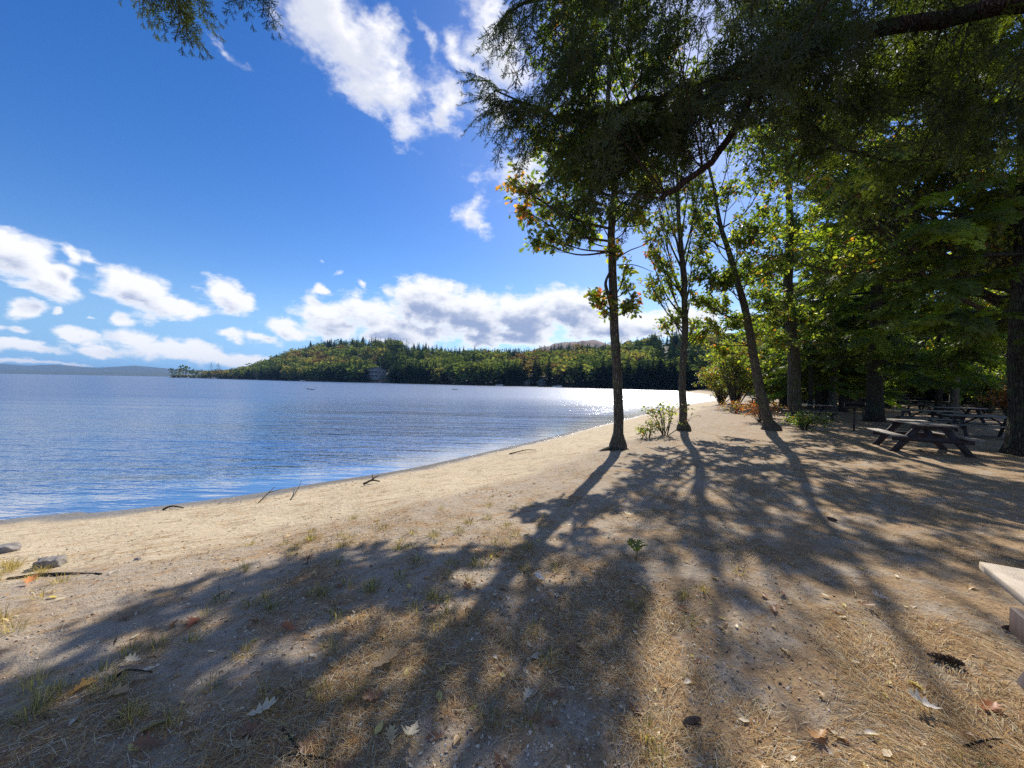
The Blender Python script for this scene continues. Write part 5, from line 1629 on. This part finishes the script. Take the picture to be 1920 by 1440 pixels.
def cone(px, py, L, rz, label):
    p = onground(px, py)
    mb = MB()
    mb.tube([(0, -L / 2, 0), (0, -L * .2, 0), (0, L * .25, 0), (0, L / 2, 0)], [L * .06, L * .10, L * .08, L * .02], 8)
    SCL = T([(-.30, 0, 0), (.30, 0, 0), (.42, .75, .08), (0, 1.0, .16), (-.42, .75, .08)], [(0, 1, 2, 3, 4)])
    n = 95; i = np.arange(n); t = i / n
    a = i * 2.39996; ax = -L / 2 + L * t
    rb = L * np.interp(t, [0, .2, .7, 1], [.05, .08, .07, .02]); ln = L * np.interp(t, [0, .25, .7, 1], [.10, .17, .13, .05])
    rd = np.stack([np.cos(a), 0 * a, np.sin(a)], 1)
    loc = rd * rb[:, None] + np.stack([0 * ax, ax, 0 * ax], 1)
    M = frames(rd + np.array([0, .75, 0]), np.array([0, 1.0, 0]) - rd * .5) * ln[:, None, None]
    mb.stamp(SCL, M, loc)
    o = mb.build('pine_cone', M_CONE); o.location = (p[0], p[1], p[2] + L * .15); o.rotation_euler = (0, 0, rz)
    tag(o, label, 'pine cone'); return o


cone(1773, 1243, .15, 1.0, 'long open pine cone on the sunny needles')
cone(1900, 1184, .12, 1.35, 'dark closed pine cone near the leg of the tan table')
cone(1297, 1357, .10, -1.3, 'small dark pine cone in the foreground shadow')
cone(1560, 976, .12, .3, 'small pine cone in the dappled shade toward the tables')


# sticks and driftwood
def stick(pts_px, rad, label, name='fallen_twig', mat=None, forks=()):
    P = [onground(x, y) + np.array([0, 0, rad * .8 + h]) for x, y, h in pts_px]
    mb = MB(); p = catmull(P, 5)
    mb.tube(p, np.linspace(rad, rad * .45, len(p)), 7, wob=.08)
    for (i, dx, dy, dz) in forks:
        mb.tube([p[i], p[i] + np.array([dx, dy, dz]) * .5, p[i] + np.array([dx, dy, dz])], [rad * .6, rad * .45, rad * .2], 5)
    c = P[0].copy()
    for k in range(len(mb.V)): mb.V[k] = mb.V[k] - c
    o = mb.build(name, mat or M_DRIFT); o.location = tuple(c); tag(o, label, 'stick'); return o


stick([(530, 1368, 0), (548, 1395, .01), (575, 1440, .005)], .006, 'dark thin fallen twig in the nearest shaded sand', mat=M_BARKD, forks=((6, .05, -.05, .02),))
stick([(520, 1418, 0), (575, 1422, .008), (640, 1432, 0)], .006, 'dark fork of twig crossing the nearest shaded sand', mat=M_BARKD)
stick([(1806, 1402, 0), (1850, 1393, .01), (1885, 1388, 0)], .006, 'slim dark twig in the sunny foreground needles', mat=M_BARKD)
stick([(215, 1272, 0), (240, 1262, .012), (285, 1262, 0)], .007, 'curved dark twig in the shade by the grass tuft', mat=M_BARKD)
stick([(682, 911, .02), (697, 907, .05), (712, 906, .02)], .026, 'dark clump of driftwood at the water edge', 'driftwood', M_DRIFT, ((4, .15, .1, .1), (6, -.1, .2, .08)))
stick([(305, 957, 0), (322, 955, .04), (345, 954, 0)], .018, 'short dark driftwood stick on the wet sand', 'driftwood', M_DRIFT)
stick([(485, 943, 0), (500, 934, .06), (515, 923, .10)], .012, 'pale bent stick poking up at the waterline', 'driftwood', None, ((6, .2, .1, .05),))
stick([(545, 938, 0), (555, 928, .05), (565, 914, .12)], .010, 'pale straight stick poking up at the waterline beside the bent one', 'driftwood')
stick([(15, 1086, -.02), (70, 1080, -.008), (130, 1077, -.008), (190, 1077, -.012)], .019, 'thin weathered log half buried in needles beside the block of stone', 'driftwood_log', M_DRIFT)
stick([(955, 852, 0), (985, 848, .05), (1005, 846, .02)], .018, 'dark branch on the beach short of the nearest oak', 'driftwood', M_BARKD)

M_STONE = mat_simple("grey_stone", (.10, .09, .085), (.34, .31, .28), 9, .85, .5, .03)


def rock(px, py, sx, sy, sz, rz, label, seed, blocky=.5):
    r = np.random.default_rng(seed)
    import bmesh
    bm = bmesh.new(); bmesh.ops.create_icosphere(bm, subdivisions=4, radius=1)
    for v in bm.verts:
        c = np.array(v.co); m = np.max(np.abs(c)); c = c * (1 - blocky) + c / m * blocky * .8
        n = fbm(c[0:1] * 1.9 + 7 + seed, c[1:2] * 1.9 + c[2:3] * 1.7, seed, 4)[0]
        c = c * (.80 + .45 * n)
        v.co = (c[0] * sx, c[1] * sy, c[2] * sz)
    me = bpy.data.meshes.new('stone'); bm.to_mesh(me); bm.free(); me.materials.append(M_STONE)
    for q in me.polygons: q.use_smooth = True
    o = bpy.data.objects.new('stone', me); COL.objects.link(o)
    p = onground(px, py); o.location = (p[0], p[1], p[2] + sz * .25); o.rotation_euler = (0, 0, rz)
    tag(o, label, 'stone')


rock(93, 1062, .115, .09, .075, .5, 'mottled grey block of stone on the grassy edge of the beach', 3, .75)
rock(8, 1034, .14, .10, .07, .2, 'rounded grey stone cut by the frame on the open beach', 5, .3)
rock(258, 1050, .026, .022, .02, .1, 'tiny dark stone alone on the sunlit beach', 8, .3)

# oak seedling in the sunlit needles
p = onground(1192, 1050)
root = empty('oak_seedling', p, 0, 'green leaved oak seedling standing in the needles', 'plant')
mb, lv = MB(), MB()
mb.tube(catmull([(0, 0, -.02), (.01, 0, .06), (.0, .01, .14)], 4), np.linspace(.004, .002, 9), 5); mb.build('stem', M_BARK, root, local=True)
for k in range(9):
    a = k * 2.4; e = .9 - .09 * k
    d = np.array([math.cos(a) * math.cos(e), math.sin(a) * math.cos(e), math.sin(e) * .9])
    lv.stamp(OAK, frames(d[None], np.array([[0, 0, 1.0]])) * (.10 + .03 * r_.random()), np.array([[0, 0, .06 + .01 * k]]), np.array([(.13, .16, .04)]) * (1 + r_.normal(0, .15)))
lv.build('foliage', M_LEAF, root, local=True)
# ------------------------------------------------------------------ air
HAZE = 0.00011
if HAZE > 0:
    b = MB(); b.box((0, 2600, 62), (15000, 6600, 142))
    o = b.build('haze'); tag(o, kind='stuff')
    m, nt, bs, out = material("thin_air"); nt.n.remove(bs)
    v = nt.new('ShaderNodeVolumePrincipled'); v.inputs['Color'].default_value = (.25, .48, .86, 1); v.inputs['Density'].default_value = HAZE; v.inputs['Anisotropy'].default_value = 0.0
    nt.link(v.outputs[0], out.inputs['Volume'])
    o.data.materials.append(m)
vs.exposure = 0.45
